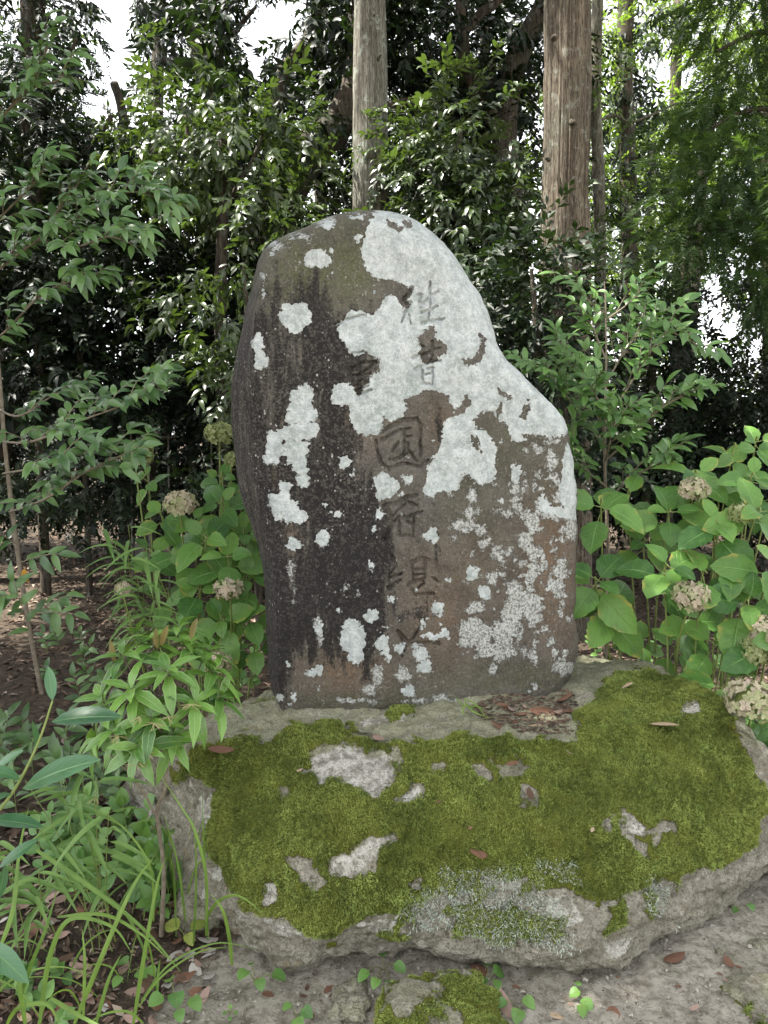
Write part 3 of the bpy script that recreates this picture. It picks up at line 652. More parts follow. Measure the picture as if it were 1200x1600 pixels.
md = np.clip(sstep(-0.1, 0.35, mossd + 0.5 * fbm(SB, 30, 3, 41)), 0, 1) * vis * (NB[..., 2] > -0.25)
tufts(SBd, NB, md + 1e-9, 240000, 0.0098, 0.0014, M_MOSS, bt, 'moss', rng)
FRT = [[(690,1360),(770,1350),(870,1400),(890,1480),(760,1480),(680,1420)], [(1000,1370),(1060,1380),(1040,1440),(1000,1430)], [(820,1340),(900,1350),(900,1380),(840,1380)], [(630,1390),(700,1390),(710,1450),(640,1450)]]
fd = np.full(bx_.shape, -1e3)
for p in FRT: fd = np.maximum(fd, sdf_poly(bx_, by_, p))
fdens = sstep(-4, 10, fd + 14 * fbm(SB, 24, 3, 77)); fdens[-70:] = 0
o_ = tufts(SBd, NB, fdens + 1e-12, 7500, 0.013, 0.0011, M_FRUT, bt, 'shrubby_lichen', rng)

# ================================================================ MONUMENT
OUT_L = [(328,570),(330,552),(336,522),(345,500),(358,472),(366,448),(378,425),(392,410),(410,402),(440,395),(480,385),(520,378),(560,368),(600,362),(650,361),(700,365),(740,370),(780,378),(820,393),(850,403),(880,409),(920,413),(1000,416),(1060,420),(1100,427),(1150,432)]
OUT_R = [(328,590),(331,612),(337,635),(350,660),(372,688),(400,712),(430,730),(460,750),(490,764),(520,772),(540,778),(565,795),(590,820),(615,846),(635,868),(655,882),(680,888),(720,896),(760,900),(820,902),(880,900),(940,899),(960,897),(980,902),(1010,903),(1040,900),(1060,890),(1090,872),(1150,865)]
CREASE = [(328,6),(400,9),(480,14),(560,24),(640,42),(700,44),(780,38),(830,26),(880,17),(1000,16),(1100,12),(1150,12)]
pl = np.array(OUT_L, float); pr = np.array(OUT_R, float); pc = np.array(CREASE, float)
NR, NC = 600, 396
tr = np.linspace(0, 1, NR); PYr = 328.5 + (1150 - 328.5) * np.where(tr < .04, (tr / .04) ** 1.6 * .02, .02 + (tr - .04) / .96 * .98)
def smooth_interp(y, tab):
    v = np.interp(y, tab[:, 0], tab[:, 1]); k = np.ones(9) / 9; vv = np.pad(v, 4, 'edge'); v2 = np.convolve(vv, k, 'valid'); w_ = sstep(331, 350, y); return v * (1 - w_) + v2 * w_
xl = smooth_interp(PYr, pl); xr = smooth_interp(PYr, pr); cw = smooth_interp(PYr, pc)
jag = fbm(np.stack([0 * PYr, 0 * PYr, PYr * .02], -1), 1, 3, 90) * 1.2; xl = xl + jag; xr = xr + fbm(np.stack([0 * PYr, 0 * PYr, PYr * .05], -1), 1, 4, 91) * 1.4
tc = np.linspace(0, 1, NC); tc = tc + 0.035 * np.sin(2 * np.pi * tc) * -1 * .9
PX = xl[:, None] + (xr - xl)[:, None] * tc[None]; PYg = np.repeat(PYr[:, None], NC, 1)
outline = [(x, y) for y, x in OUT_L] + [(x, y) for y, x in reversed(OUT_R)]
D = np.clip(np.minimum(np.minimum(PX - xl[:, None], xr[:, None] - PX), sdf_poly(PX, PYg, outline, 60)), 0, None)
Dtop = np.clip(sdf_poly(PX, PYg, outline, 60), 0, None)
def rnd(d, r, R): u = np.clip(1 - d / r, 0, 1); return R * (1 - np.sqrt(np.clip(1 - u * u, 0, 1)))
plane = 2.55 + 0.000532 * (PX - 640) + 0.00009 * (1100 - PYg)
dl = PX - xl[:, None]; cwg = cw[:, None]
lf = np.clip(1 - dl / cwg, 0, None); leftfall = 0.20 * lf ** 1.15
leftfall += 0.02 * np.exp(-np.clip(dl - cwg, 0, None) / 14)
Yg = plane + leftfall + rnd(np.clip(xr[:, None] - PX, 0, None), 26, 0.055) + rnd(Dtop + 1.5, 34, 0.085) * sstep(620, 420, PYg) + rnd(Dtop, 10, 0.02)
P3 = at(PX, PYg, Yg)
# relief
lump = 0.012 * fbm(P3, 2.4, 3, 21) + 0.004 * fbm(P3, 8, 3, 22) + 0.0012 * fbm(P3, 40, 3, 23) + 0.0006 * fbm(P3, 120, 2, 24)
# dark groove beside the left edge
gx0 = np.interp(PYg, [620, 700, 760, 820, 870, 930, 1120], [402, 404, 408, 420, 424, 428, 432]); gw = sstep(640, 760, PYg)
lump -= gw * 0.012 * np.exp(-((PX - gx0 - 3) / 5.0) ** 2); lump += gw * 0.006 * np.exp(-((PX - gx0 + 8) / 7.0) ** 2)
# bottom right undercut shoulder
lump += -0.02 * np.exp(-((PX - 885) / 22.0) ** 2 - ((PYg - 1062) / 20.0) ** 2)
CH = {
 'A': [([(643.9,449.6),(628.7,469.5)],3.4),([(634,474),(643,472)],3.6),([(642.5,472.2),(634.2,486),(627.4,503.8)],2.6),([(639,491),(642.5,507)],2.0),([(656,461),(656.5,480)],4.2),([(656,478),(670,465)],2.8),([(672,441),(672,460),(670,502)],2.4),([(674,462.6),(685.8,456.4)],3),([(659,489),(683.7,479)],2.8),([(659.7,506),(674,502),(693.3,497.7)],3)],
 'B': [([(656,539.6),(661.7,541)],2.6),([(644.5,558.8),(656,556),(675.5,547.8),(689,544.4)],2.8),([(676,532.7),(675.5,557.5),(668.6,568.5)],2.6),([(648,577.4),(667,568.5),(687.8,562.3)],2.8),([(660,578),(660,598.7),(675.5,600),(676.8,575.3),(668,576.7)],2.6),([(665.8,585),(672.7,584)],2.2)],
 'H': [([(526,506),(545,499),(562.5,492.5),(570,495)],2.8)],
 'C': [([(547.5,555),(567.5,548.7)],2.8),([(545,578.7),(567.5,566),(587.5,565)],2.8),([(587.5,566),(562,585),(550,588)],2.6),([(547,582),(551,597)],2.4),([(570,585),(579,584)],2.6),([(562.5,597),(570,595)],3),([(555,603),(575,596)],2.8),([(556,611),(575,602)],2.6),([(557,617),(580,610)],2.8)],
 'D': [([(597,674),(613.6,665),(630,656.8),(650.7,654.7),(657,663),(657,712.5)],3.6),([(597,687.7),(626,671)],3.4),([(586.8,687.7),(590,706),(597,725),(605,729)],3),([(607.4,731),(630,724.8),(657,729),(669,718.7)],3.2),([(628,672),(642.5,669)],2.6),([(630,681.5),(642,680.5)],2.4),([(630,671),(632,700),(624,716.6),(609.5,718.7)],2.8),([(621.9,691.9),(611.5,706)],2.8),([(636,692),(640,706),(650.7,720.7)],2.8),([(622,716.6),(640,706)],2.4)],
 'E': [([(601,790.8),(619.8,786.7),(638,776),(650.7,774)],4),([(607.4,795),(611.5,825.9),(599,842)],3.4),([(638,784.6),(650,790)],2.8),([(630,805),(611.5,815.6)],2.8),([(630,811),(645,804),(659,799)],3),([(625,811.4),(624,836),(644.5,838),(646.6,805)],2.8),([(636,815),(643,818)],2.6),([(612,808),(634,786)],2.6)],
 'F': [([(642.5,879.5),(659,872),(671,875)],3.2),([(642.5,883),(645,906)],2.6),([(663,877),(663,904)],2.6),([(638,912),(661,904),(663,912),(653,918.6)],2.8),([(638,914.5),(650.7,929),(677.5,927)],3.2),([(613.6,869),(617.7,883.6),(609.5,896)],3.2),([(609.5,902),(628,896)],2.6),([(607,918.6),(626,906)],2.8),([(648,890),(661,888)],2.2),([(648,898),(661,896)],2.2),([(676,903),(684,908)],2.6)],
 'G': [([(640,1007.8),(667,1003.8),(686,1005)],3.2),([(621,985),(635,998)],3),([(624,988),(630,1007)],2.8),([(655,982),(634,1010),(628,1024)],2.8),([(628,1004),(640,1000)],2.4)]}
wbx = 1.3 * fbm(P3, 60, 3, 601); wby = 1.3 * fbm(P3, 60, 3, 602)
carve = np.zeros(PX.shape); cid = np.zeros(PX.shape, int)
for ci, (k, strokes) in enumerate(CH.items()):
    depth = 0.013 if k in 'ABCH' else 0.016
    for pts, wd in strokes:
        m = (PX > min(p[0] for p in pts) - 12) & (PX < max(p[0] for p in pts) + 12) & (PYg > min(p[1] for p in pts) - 12) & (PYg < max(p[1] for p in pts) + 12)
        d, T = dist_line(PX[m] + wbx[m], PYg[m] + wby[m], pts); wv = wd * (1.15 - 0.35 * T)
        c = depth * sstep(wv * 1.0, wv * 0.35, d); old = carve[m]
        carve[m] = np.maximum(old, c); q = cid[m]; q[c > 0.0016] = ci + 1; cid[m] = q
wear = np.clip(0.85 + 0.35 * fbm(P3, 30, 2, 88), 0.4, 1.1)
P3d = at(PX, PYg, Yg - lump + carve * wear)
# back shell
def shell(S, inset, dY): 
    c = S.mean(1, keepdims=True); return c + (S - c) * inset + [0, dY, 0]
ncb = 24; tb = np.linspace(1, 0, ncb)
bk = []
for i in range(ncb):
    px = xl + (xr - xl) * (0.05 + 0.90 * tb[i]); dY = 0.30 + 0.05 * math.sin(math.pi * tb[i])
    pts = at(px, PYr, np.full(NR, 2.75 + 0.0003 * 0)); pts[:, 1] = 0
    base = at(px, PYr, 2.55 + 0.000532 * (px - 640) + 0.12); base[:, 1] += dY - 0.12; bk.append(base)
bk = np.stack(bk, 1); bk[:, :, 2] -= (rnd(np.clip(PYr - 328, 0, None), 30, 0.06))[:, None]
bk += 0.02 * fbm(bk, 3, 3, 60)[..., None] * [0, 1, 0]
ALL = np.concatenate([P3d, bk], 1); NCt = ALL.shape[1]
# masks
LP = [ # smooth pale sheets
 [(575,350),(566,370),(563,395),(568,415),(580,432),(583,440),(600,441),(612,438),(622,447),(642,450),(640,462),(634,470),(640,478),(628,480),(622,465),(612,458),(600,462),(592,478),(583,490),(575,488),(562,484),(548,485),(535,497),(527,505),(527,525),(535,535),(542,550),(552,556),(572,552),(590,562),(592,575),(575,590),(572,602),(560,615),(545,598),(530,597),(518,605),(515,622),(522,633),(545,637),(546,655),(553,672),(568,682),(590,681),(600,671),(600,650),(612,662),(630,652),(638,638),(632,625),(642,622),(655,618),(665,610),(682,612),(698,618),(702,630),(714,642),(722,632),(728,618),(735,628),(722,645),(706,650),(692,658),(688,690),(680,710),(668,728),(664,755),(658,765),(662,777),(678,778),(690,768),(706,770),(720,764),(725,738),(735,752),(750,758),(770,755),(778,742),(774,720),(779,700),(774,680),(762,672),(745,665),(738,655),(752,646),(768,644),(775,655),(790,664),(798,688),(812,692),(824,688),(818,678),(828,680),(845,680),(858,688),(872,686),(884,680),(896,660),(860,610),(820,570),(790,535),(780,500),(760,440),(700,370),(665,340),(635,332),(600,332),(580,340)],
 [(885,690),(897,700),(902,740),(903,790),(890,800),(876,790),(868,770),(876,745),(878,715)],
 [(840,775),(850,770),(862,790),(880,795),(902,792),(902,815),(885,812),(860,806),(842,800)]]
LH = [[(583,436),(600,438),(613,437),(625,446),(643,450),(637,466),(628,479),(622,466),(612,459),(600,463),(592,478),(584,488)], [(656,560),(660,542),(655,530),(664,516),(678,511),(681,520),(674,530),(688,532),(700,545),(690,552),(680,565),(668,570)],
 [(722,562),(738,560),(750,552),(752,530),(750,522),(757,530),(756,552),(748,565),(732,572)], [(545,560),(552,556),(560,560),(552,575),(558,590),(572,595),(566,610),(552,598),(546,580)], [(778,610),(785,614),(800,622),(798,626),(780,616)], [(778,640),(783,630),(782,642),(776,652)], [(818,642),(826,625),(828,640),(820,652),(812,650)],
 [(760,650),(775,658),(782,672),(790,690),(775,695),(760,670),(745,668)], [(735,680),(745,682),(752,705),(742,700)], [(606,344),(625,356),(636,350),(630,342),(633,352),(622,362),(608,352)], [(636,345),(642,345),(640,356),(636,352)]]
EL = [(495,404,24,16),(461,495,26,24),(404,535,10,17),(409,562,13,17),(425,396,5,4),(411,431,5,6),(412,456,3,12),(559,338,13,6),(561,372,8,7),(518,393,4,5),(520,424,3,3),(509,432,2,2),(586,455,3,8),(552,378,3,3),
 (472,622,20,22),(470,645,25,22),(458,676,26,16),(482,672,16,18),(430,695,16,24),(425,715,14,12),(462,705,22,20),(470,728,14,20),(474,750,12,12),(445,762,10,12),(438,790,18,26),(452,800,18,20),(470,806,12,12),(538,722,10,12),(602,760,21,22),(637,749,9,9),(627,772,4,4),(527,803,9,7),(592,803,10,11),(458,850,12,12),
 (505,841,11,14),(674,836,12,12),(585,828,5,7),(580,883,5,9),(553,1002,22,24),(548,978,14,15),(556,1025,14,14),(580,963,13,11),(597,1005,12,15),(604,1022,9,12),(657,1022,12,14),(662,1042,14,12),(650,1010,10,7),(625,1013,9,10),(497,982,8,14),(488,1052,12,8),(500,1046,8,10),(437,1090,7,7),(459,1091,6,11),(454,1098,6,5),
 (640,1078,12,11),(612,935,8,6),(527,952,5,4),(553,970,6,5),(738,895,11,12),(757,925,12,13),(680,994,22,7),(696,990,8,10),(683,950,11,12),(660,976,6,9),(600,335,22,9),(512,352,10,9),(455,362,7,4),(427,380,9,4),(806,740,9,20),(870,845,3,3),(876,797,8,6),(688,975,4,4),(484,404,8,9)]
GR = [(510,347,16,12),(470,370,18,5),(430,385,16,6),(738,775,9,12),(735,800,13,10),(722,822,20,12),(750,828,9,9),(757,850,9,8),(710,842,7,7),(770,903,10,12),(745,950,18,10),(740,990,28,24),(760,1015,20,14),(805,930,13,26),(800,965,18,25),(785,990,18,22),(783,1020,10,14),(835,965,12,14),(830,945,20,22),(832,815,12,20),(820,845,13,14),(835,865,15,14),(832,893,9,20),(878,890,12,18),(868,915,16,12),(880,930,12,6),
 (795,862,8,7),(806,765,8,10),(862,720,9,22),(862,745,8,8),(845,790,12,16),(860,802,22,10),(892,825,11,20),(842,742,8,8),(806,780,8,7),(793,802,9,8),(836,756,6,8),(578,1078,12,10),(590,1055,10,18),(630,1052,11,14),(495,975,8,12),(500,1000,7,8),(862,690,16,6),(840,700,10,8),(890,800,10,20),(700,1095,60,4),(560,1095,40,5),(883,1045,18,12),(770,1045,8,10),(690,1090,14,6),(560,925,4,8),(540,918,5,8),(455,890,5,18),(460,930,4,10),(800,1018,8,6),(700,905,5,5)]
_r = random.Random(3)
for _ in range(90):
    x = _r.gauss(800, 70) if _r.random() < .5 else _r.uniform(430, 890); y = _r.uniform(640, 1080)
    (GR if x > 690 and _r.random() < .7 else EL).append((x, y, _r.uniform(1.5, 5.0), _r.uniform(1.5, 5.5)))
for _ in range(70): GR.append((_r.gauss(835, 35), _r.uniform(740, 1040), _r.uniform(3, 9), _r.uniform(4, 12)))
wx = 2.0 * fbm(P3, 34, 4, 101); wy = 2.0 * fbm(P3, 34, 4, 102)
QX, QY = PX + wx, PYg + wy
li = np.full(PX.shape, -1e3)
for p in LP: li = np.maximum(li, sdf_poly(PX + wx * .7, PYg + wy * .7, p, 30))
for p in LH: li = np.minimum(li, -sdf_poly(PX + wx * .6, PYg + wy * .6, p, 30))
def ell(e):
    cx, cy, rx, ry = e; m = (np.abs(PX - cx) < rx + 30) & (np.abs(PYg - cy) < ry + 30); o = np.full(PX.shape, -1e3)
    an = np.arctan2(QY[m] - cy, QX[m] - cx); hsh = (cx * 7 + cy * 13) % 6.28
    lob = 1 + (0.10 * np.sin(an * 3 + hsh) + 0.07 * np.sin(an * 5 + hsh * 2) + 0.05 * np.sin(an * 9 + hsh * 3))
    rr = np.sqrt(((QX[m] - cx) / rx) ** 2 + ((QY[m] - cy) / ry) ** 2) / lob; o[m] = (1 - rr) * min(rx, ry); return o
for e in EL: li = np.maximum(li, ell(e))
gr = np.full(PX.shape, -1e3)
for e in GR: gr = np.maximum(gr, ell(e))
gr = np.maximum(gr, -30)
li = np.clip(li / 6.0, -1.2, 1.5); gr = np.clip(gr / 9.0, -1.6, 1.2)
def blob(cx, cy, rx, ry, s=1.0): return s * np.exp(-(((PX - cx) / rx) ** 2 + ((PYg - cy) / ry) ** 2))
dark = 0.55 * sstep(660, 540, PX) * sstep(430, 520, PYg) * sstep(1090, 1000, PYg); dark = np.maximum(dark, 0.5 * sstep(10, -6, PX - xl[:, None] - cw[:, None]) * sstep(380, 470, PYg))
for b in [(545,870,75,130,1.35),(580,880,32,160,1.3),(400,640,22,110,.75),(415,780,16,120,1),(430,960,26,170,1.4),(520,640,26,120,1.0),(480,500,60,90,.7),(500,560,50,90,.85),(600,900,30,90,.7),(660,860,40,110,.45),(500,770,60,70,1.0),(530,545,40,70,.5),(680,680,22,45,.5),(625,700,30,40,.4),(470,880,45,70,.7),(430,480,30,110,.45),(570,980,60,70,.5),(640,960,45,50,.55),(540,700,45,60,.7),(480,1010,40,60,.4)]:
    dark = np.maximum(dark, blob(*b))
chm = np.maximum.reduce([blob(628, 695, 48, 50, 1), blob(632, 805, 42, 45, 1), blob(645, 900, 48, 42, 1), blob(650, 1000, 42, 30, .8)])
dark = dark * (1 - .75 * chm)
greenm = np.maximum.reduce([blob(480,430,80,60,.9), blob(545,420,45,50,1.0), blob(440,370,60,40,.7), blob(530,350,60,30,.55), blob(740,770,50,80,.3), blob(800,1060,120,26,.6), blob(650,1095,200,16,.6), blob(860,730,30,50,.4), blob(800,700,60,60,.35)])
brown = np.maximum.reduce([blob(860,880,45,110,.9), blob(690,960,60,90,.6), blob(540,1050,70,40,.8), blob(870,960,40,60,.6), blob(560,660,30,40,.6), blob(440,760,20,60,.6), blob(440,840,30,30,.7), blob(690,660,30,40,.5), blob(740,900,80,80,.35)])
crust = np.maximum.reduce([blob(540,750,95,230,1), blob(440,700,60,300,1), blob(500,560,70,90,.9), blob(600,880,70,160,.8), blob(520,450,90,60,.45), blob(690,1060,240,60,.45), blob(890,1020,25,50,.7), blob(680,700,40,60,.5)])
crust = crust * (1 - .6 * chm) * (1 - .55 * np.clip(dark - .75, 0, 1)); crust = np.maximum(crust, sstep(12, -4, PX - xl[:, None] - cw[:, None]))
one = np.ones_like(li)
def padb(a, v): return np.concatenate([a, np.repeat(np.full((NR, 1), v), ncb, 1)], 1)
mA = np.stack([padb(li, -1), padb(gr, -1.2), padb(dark, .45), padb(one, 1)], -1).reshape(-1, 4)
mB_ = np.stack([padb(greenm, .3), padb(brown, .2), padb(crust, .5), padb(one, 1)], -1).reshape(-1, 4)
mon = thing('stone_monument', 'tall weathered upright stone with carved characters and pale lichen patches', 'stone monument', (0.1, 2.72, 0.5))
Vm = ALL.reshape(-1, 3) - np.array(mon.location)
Fm = grid_faces(NR, NCt, True)
cidf = np.concatenate([cid, np.zeros((NR, ncb), int)], 1).ravel(); fid = cidf[Fm].min(1)
capc = np.array([[0, c, c + 1] for c in range(1, NCt - 1)])
def sub(name, mask, extra=None, label=None):
    f = Fm[mask]; used = np.unique(f if extra is None else np.concatenate([f.ravel(), extra.ravel()])); mp = np.zeros(len(Vm), np.int64); mp[used] = np.arange(len(used))
    fl = [mp[f]] + ([mp[extra]] if extra is not None else [])
    me = mesh_np(name, Vm[used], fl, M_MON, True, {'maskA': mA[used], 'maskB': mB_[used]})
    o = link(name, me, mon)
    if label: o['label'] = label
    return o
body = sub('slab', fid == 0, capc)
for ci, (k, lb) in enumerate(zip(CH, ['topmost carved character in the right column', 'second carved character in the right column', 'faint single carved stroke above the left character', 'carved character at the left in pale lichen', 'boxed carved character at mid height', 'carved character below the round lichen spot', 'worn carved character in dark stone', 'lowest worn carved character'])):
    sub('carved_character', fid == ci + 1, None, lb)

# ================================================================ SMALL STONES
def stone(name, label, cx, cy, z0, rx, ry, h, seed, moss=0.0, pale_=-0.6, cat='stone', group=None, lie=0.0, sub_=40):
    t = thing(name, label, cat, (cx, cy, 0), group)
    nu, nv = sub_, int(sub_ * 1.6); V = []
    th = np.linspace(0.001, math.pi * .62, nu)[:, None]; ph = np.linspace(0, 2 * math.pi, nv, endpoint=False)[None]
    x = np.sin(th) * np.cos(ph); y = np.sin(th) * np.sin(ph); zz = np.cos(th) + 0 * ph
    sq = 0.72; x = np.sign(x) * np.abs(x) ** sq; y = np.sign(y) * np.abs(y) ** sq; zz = np.sign(zz) * np.abs(zz) ** .6
    P = np.stack([x * rx, y * ry, zz * h], -1); q = P / max(rx, ry) * 1.6 + seed * 7.3
    P = P * (1 + 0.22 * fbm(q, 1.0, 3, seed) + 0.05 * fbm(q, 4.5, 3, seed + 3))[..., None]; P[..., 2] += z0
    ms = np.clip(moss + 0.9 * fbm(P, 11, 3, seed + 9) + 0 * P[..., 2], -1, 1) if moss > -1 else np.full(P.shape[:2], -1.)
    A = np.stack([ms, np.full(ms.shape, pale_), np.full(ms.shape, .6), np.ones(ms.shape)], -1).reshape(-1, 4)
    # wrap rows by ph
    body_ = mesh_np('rock', P.reshape(-1, 3), grid_faces(nu, nv, True), M_ROCK, True, {'maskA': A})
    if moss > -1:
        link('rock', body_, t)
        Pw = P + np.array(t.location); Nn = normals(P); Nn = np.where((Nn * P).sum(-1, keepdims=True) < 0, -Nn, Nn)
        tufts(Pw, Nn, sstep(-.05, .35, ms) * (P[..., 2] > 0.0) + 1e-9, int(26000 * rx * 4), 0.008, 0.0011, M_MOSS, t, 'moss', rng, tn=.05)
        return t
    bpy.data.objects.remove(t)
    o = link(name, body_, None, (cx, cy, 0)); tag(o, label, cat, group); return o
p = atz(690, 1575, 0.06); stone('mossy_stone', 'small low stone with moss on top in front of the big boulder', p[0], p[1] + .015, 0.0, .165, .13, .085, 3, 0.12)
p = atz(1195, 1560, 0.03); stone('corner_stone', 'greenish stone half buried at the lower right corner', p[0] + .04, p[1], -.02, .12, .10, .07, 5, -0.25)
p = atz(1190, 1478, 0.0); stone('rounded_stone', 'smooth pale stone on bare earth above the greenish corner stone', p[0], p[1], -.01, .035, .025, .025, 6, -2)
p = atz(545, 1560, 0.0); stone('buried_stone', 'flat tan stone sunk in the earth left of the small mossy stone', p[0], p[1], -.012, .055, .07, .024, 8, -2)
p = atz(1045, 1492, 0.0); stone('buried_stone', 'flat grey stone sunk in bare earth below the right rim of the boulder', p[0], p[1], -.014, .065, .05, .024, 9, -2)
p = atz(1125, 1497, 0.0); stone('buried_stone', 'narrow pale upright chip of stone in the bare earth', p[0], p[1], -.01, .012, .03, .03, 10, -2, sub_=20)
p = atz(370, 1430, 0.0); stone('wedge_stone', 'grey stone wedged under the left front of the boulder', p[0] - .10, p[1], -.01, .08, .07, .10, 12, -2)

# ================================================================ VEGETATION
GAPS += [[(128,-60),(214,-60),(214,60),(228,105),(200,150),(160,178),(135,172),(112,150),(124,105),(150,70),(138,30)],
 [(378,-20),(440,-30),(482,15),(470,60),(425,85),(402,135),(386,125),(374,60)], [(1012,40),(1050,70),(1112,92),(1098,130),(1050,165),(1018,150),(1005,98)],
 [(182,285),(238,312),(252,322),(215,332),(192,300)], [(1100,400),(1135,445),(1162,500),(1150,560),(1108,530),(1092,460)], [(948,335),(982,342),(978,364),(954,358)],
 [(236,664),(282,660),(280,682),(240,684)], [(928,380),(950,385),(945,405),(925,400)], [(0,20),(12,25),(10,60),(-20,60)]]
def W2P(x, y, z):
    a, b, _ = topix(np.array([x, y, z])); return float(a), float(b), y
def gpt(px, Y, z=0.0): return np.array([(px - 600) / F * Y * CP * 1.0, Y, z])
def bark_trunk(parent, pts, r0, r1, mat, amp=0.010, seg=110, rows_=150, ridges=34, flare=0.0):
    pts = crom(np.array(pts, float) - np.array(parent.location), max(2, rows_ // (len(pts) - 1))); m = len(pts)
    t = np.linspace(0, 1, m); r = (r0 + (r1 - r0) * t + flare * np.exp(-t * 14))[:, None]
    th = np.linspace(0, 2 * math.pi, seg, endpoint=False)[None]
    c, s = np.cos(th), np.sin(th); q = np.stack([c * ridges / 6.3 + 0 * t[:, None], s * ridges / 6.3 + 0 * t[:, None], (pts[:, 2] * 1.1)[:, None] + 0 * c], -1)
    d = amp * (np.abs(fbm(q, 1.0, 3, 71)) - .3) + 0.03 * r0 / .19 * fbm(q * [.12, .12, .5], 1.0, 2, 72)
    V = np.stack([pts[:, 0:1] + c * (r + d), pts[:, 1:2] + s * (r + d), pts[:, 2:3] + 0 * c], -1)
    return link('trunk', mesh_np('trunk', V.reshape(-1, 3), grid_faces(m, seg, True), mat, True), parent)

def knots(t, pts, mat):
    for p, d, L, rr in pts:
        mb = MB(); q = Vector(p) - t.location; d = Vector(d); tube(mb, [q, q + d * L * .6, q + d * L + Vector((0, 0, -.01))], rr, rr * .55, 8, 3, .15); mb.build('branch_stub', mat, t)
# --- the two straight cedars
t = thing('cedar_tree', 'straight slim grey trunk rising directly behind the top of the upright stone', 'tree', gpt(577, 6.2))
bark_trunk(t, [gpt(577, 6.2, -.1), at(577, 300, 6.2), at(577.5, 150, 6.2), at(578.5, 0, 6.2), at(580, -600, 6.2), gpt(590, 6.4, 13)], .135, .108, M_BARK_CEDAR, .008, 130, 190, 44)
crown([(*W2P(0.0, 6.6, 10), 1.5, 1.5, 2.6)], 420, 'cedar', M_CEDAR, t, 2.4, gaps=False, clump=.4)
knots(t, [(at(590, 95, 6.1), (.3, -.9, .2), .10, .014), (at(566, 235, 6.1), (-.4, -.8, .3), .07, .011), (at(583, 30, 6.1), (.1, -.9, .1), .09, .012)], M_BARK_CEDAR)
t = thing('cedar_tree', 'thick straight trunk with reddish peeling bark right of the upright stone', 'tree', gpt(886, 5.5))
bark_trunk(t, [gpt(888, 5.5, -.1), at(882, 400, 5.5), at(881, 300, 5.5), at(884, 150, 5.5), at(886, 0, 5.5), at(892, -700, 5.5), gpt(900, 5.6, 14)], .158, .138, M_BARK_RED, .016, 160, 190, 52, .10)
knots(t, [(at(866, 60, 5.33), (-.2, -.9, -.1), .05, .022), (at(893, 192, 5.34), (.2, -.9, -.2), .045, .026), (at(858, 250, 5.36), (-.6, -.7, .1), .05, .015)], M_BARK_DK)
crown([(*W2P(1.5, 5.7, 10.5), 1.6, 1.6, 2.6)], 420, 'cedar', M_CEDAR, t, 2.4, gaps=False, clump=.4)

def tree(name, label, cat, base, paths, pmat, blobs, n, kind, mat, scale=1.0, group=None, **k):
    t = thing(name, label, cat, (base[0], base[1], 0), group)
    if paths: limbs(t, [([tuple(q) for q in p], a, b) for p, a, b in paths], pmat)
    crown(blobs, n, kind, mat, t, scale, **k); return t
# --- broadleaf trees and shrubs of the wood's edge
tree('evergreen_tree', 'old dark evergreen with leaning trunk behind the slim grey trunk', 'tree', gpt(395, 8),
     [([gpt(395, 8, -.1), at(405, 560, 8), at(425, 360, 8), at(480, 240, 8), at(530, 190, 8), at(560, 100, 8), at(560, -100, 8)], .30, .10),
      ([at(480, 240, 8), at(540, 195, 7.9), at(600, 170, 7.9), at(650, 160, 8), at(700, 190, 8.2)], .09, .03),
      ([at(445, 300, 8), at(430, 200, 8), at(440, 120, 8), at(490, 40, 8), at(510, -100, 8)], .10, .04)], M_BARK_DK,
     [(500,40,8.2,1.1,.9,.7), (660,60,8.4,1.1,.9,.8), (430,180,7.7,.6,.6,.6), (640,220,8.3,.7,.6,.5), (520,260,8.8,.9,.5,.5)], 1500, ('broad', 'big', 'small'), M_CROWN_DK, 1.2, clump=.26)
tree('evergreen_tree', 'dark crooked trunk with hanging leaves left of the sky gap at the top', 'tree', gpt(330, 9),
     [([gpt(340, 9, -.1), at(335, 500, 9), at(330, 250, 9), at(322, 120, 9), at(305, 40, 9), at(312, -80, 9)], .17, .11),
      ([at(327, 130, 9), at(290, 100, 9), at(255, 95, 9), at(245, 60, 9)], .09, .03), ([at(322, 120, 9), at(360, 60, 9), at(400, 10, 9)], .05, .02)], M_BARK_DK,
     [(255,70,9,.45,.6,.7), (350,60,9,.5,.6,.8), (440,60,9.2,.55,.6,.9), (410,150,9,.4,.5,.4), (330,-40,9,1.0,.8,.5)], 620, 'hang', M_CROWN_DK, 1.1, droop=1.1, clump=.3)
tree('evergreen_tree', 'dark drooping crown filling the upper left corner', 'tree', gpt(-60, 7.5),
     [([gpt(-60, 7.5, -.1), at(40, 400, 7.5), at(52, 150, 7.5), at(48, -150, 7.5)], .16, .10), ([at(52, 180, 7.5), at(90, 130, 7.5), at(120, 60, 7.4)], .04, .015), ([at(60, 260, 7.5), at(130, 240, 7.4), at(175, 180, 7.3)], .04, .02)], M_BARK_DK,
     [(20,60,7.5,.8,.8,.7), (90,40,7.6,.4,.6,.7), (60,190,7.3,.8,.8,.6), (-60,200,7.3,.8,.8,1.2), (0,360,7.6,.9,.7,.6), (-30,470,7.8,.8,.7,.5), (150,230,8,.5,.6,.35)], 1500, ('small', 'cedar', 'broad'), M_CROWN_DK, 1.2, droop=.7)
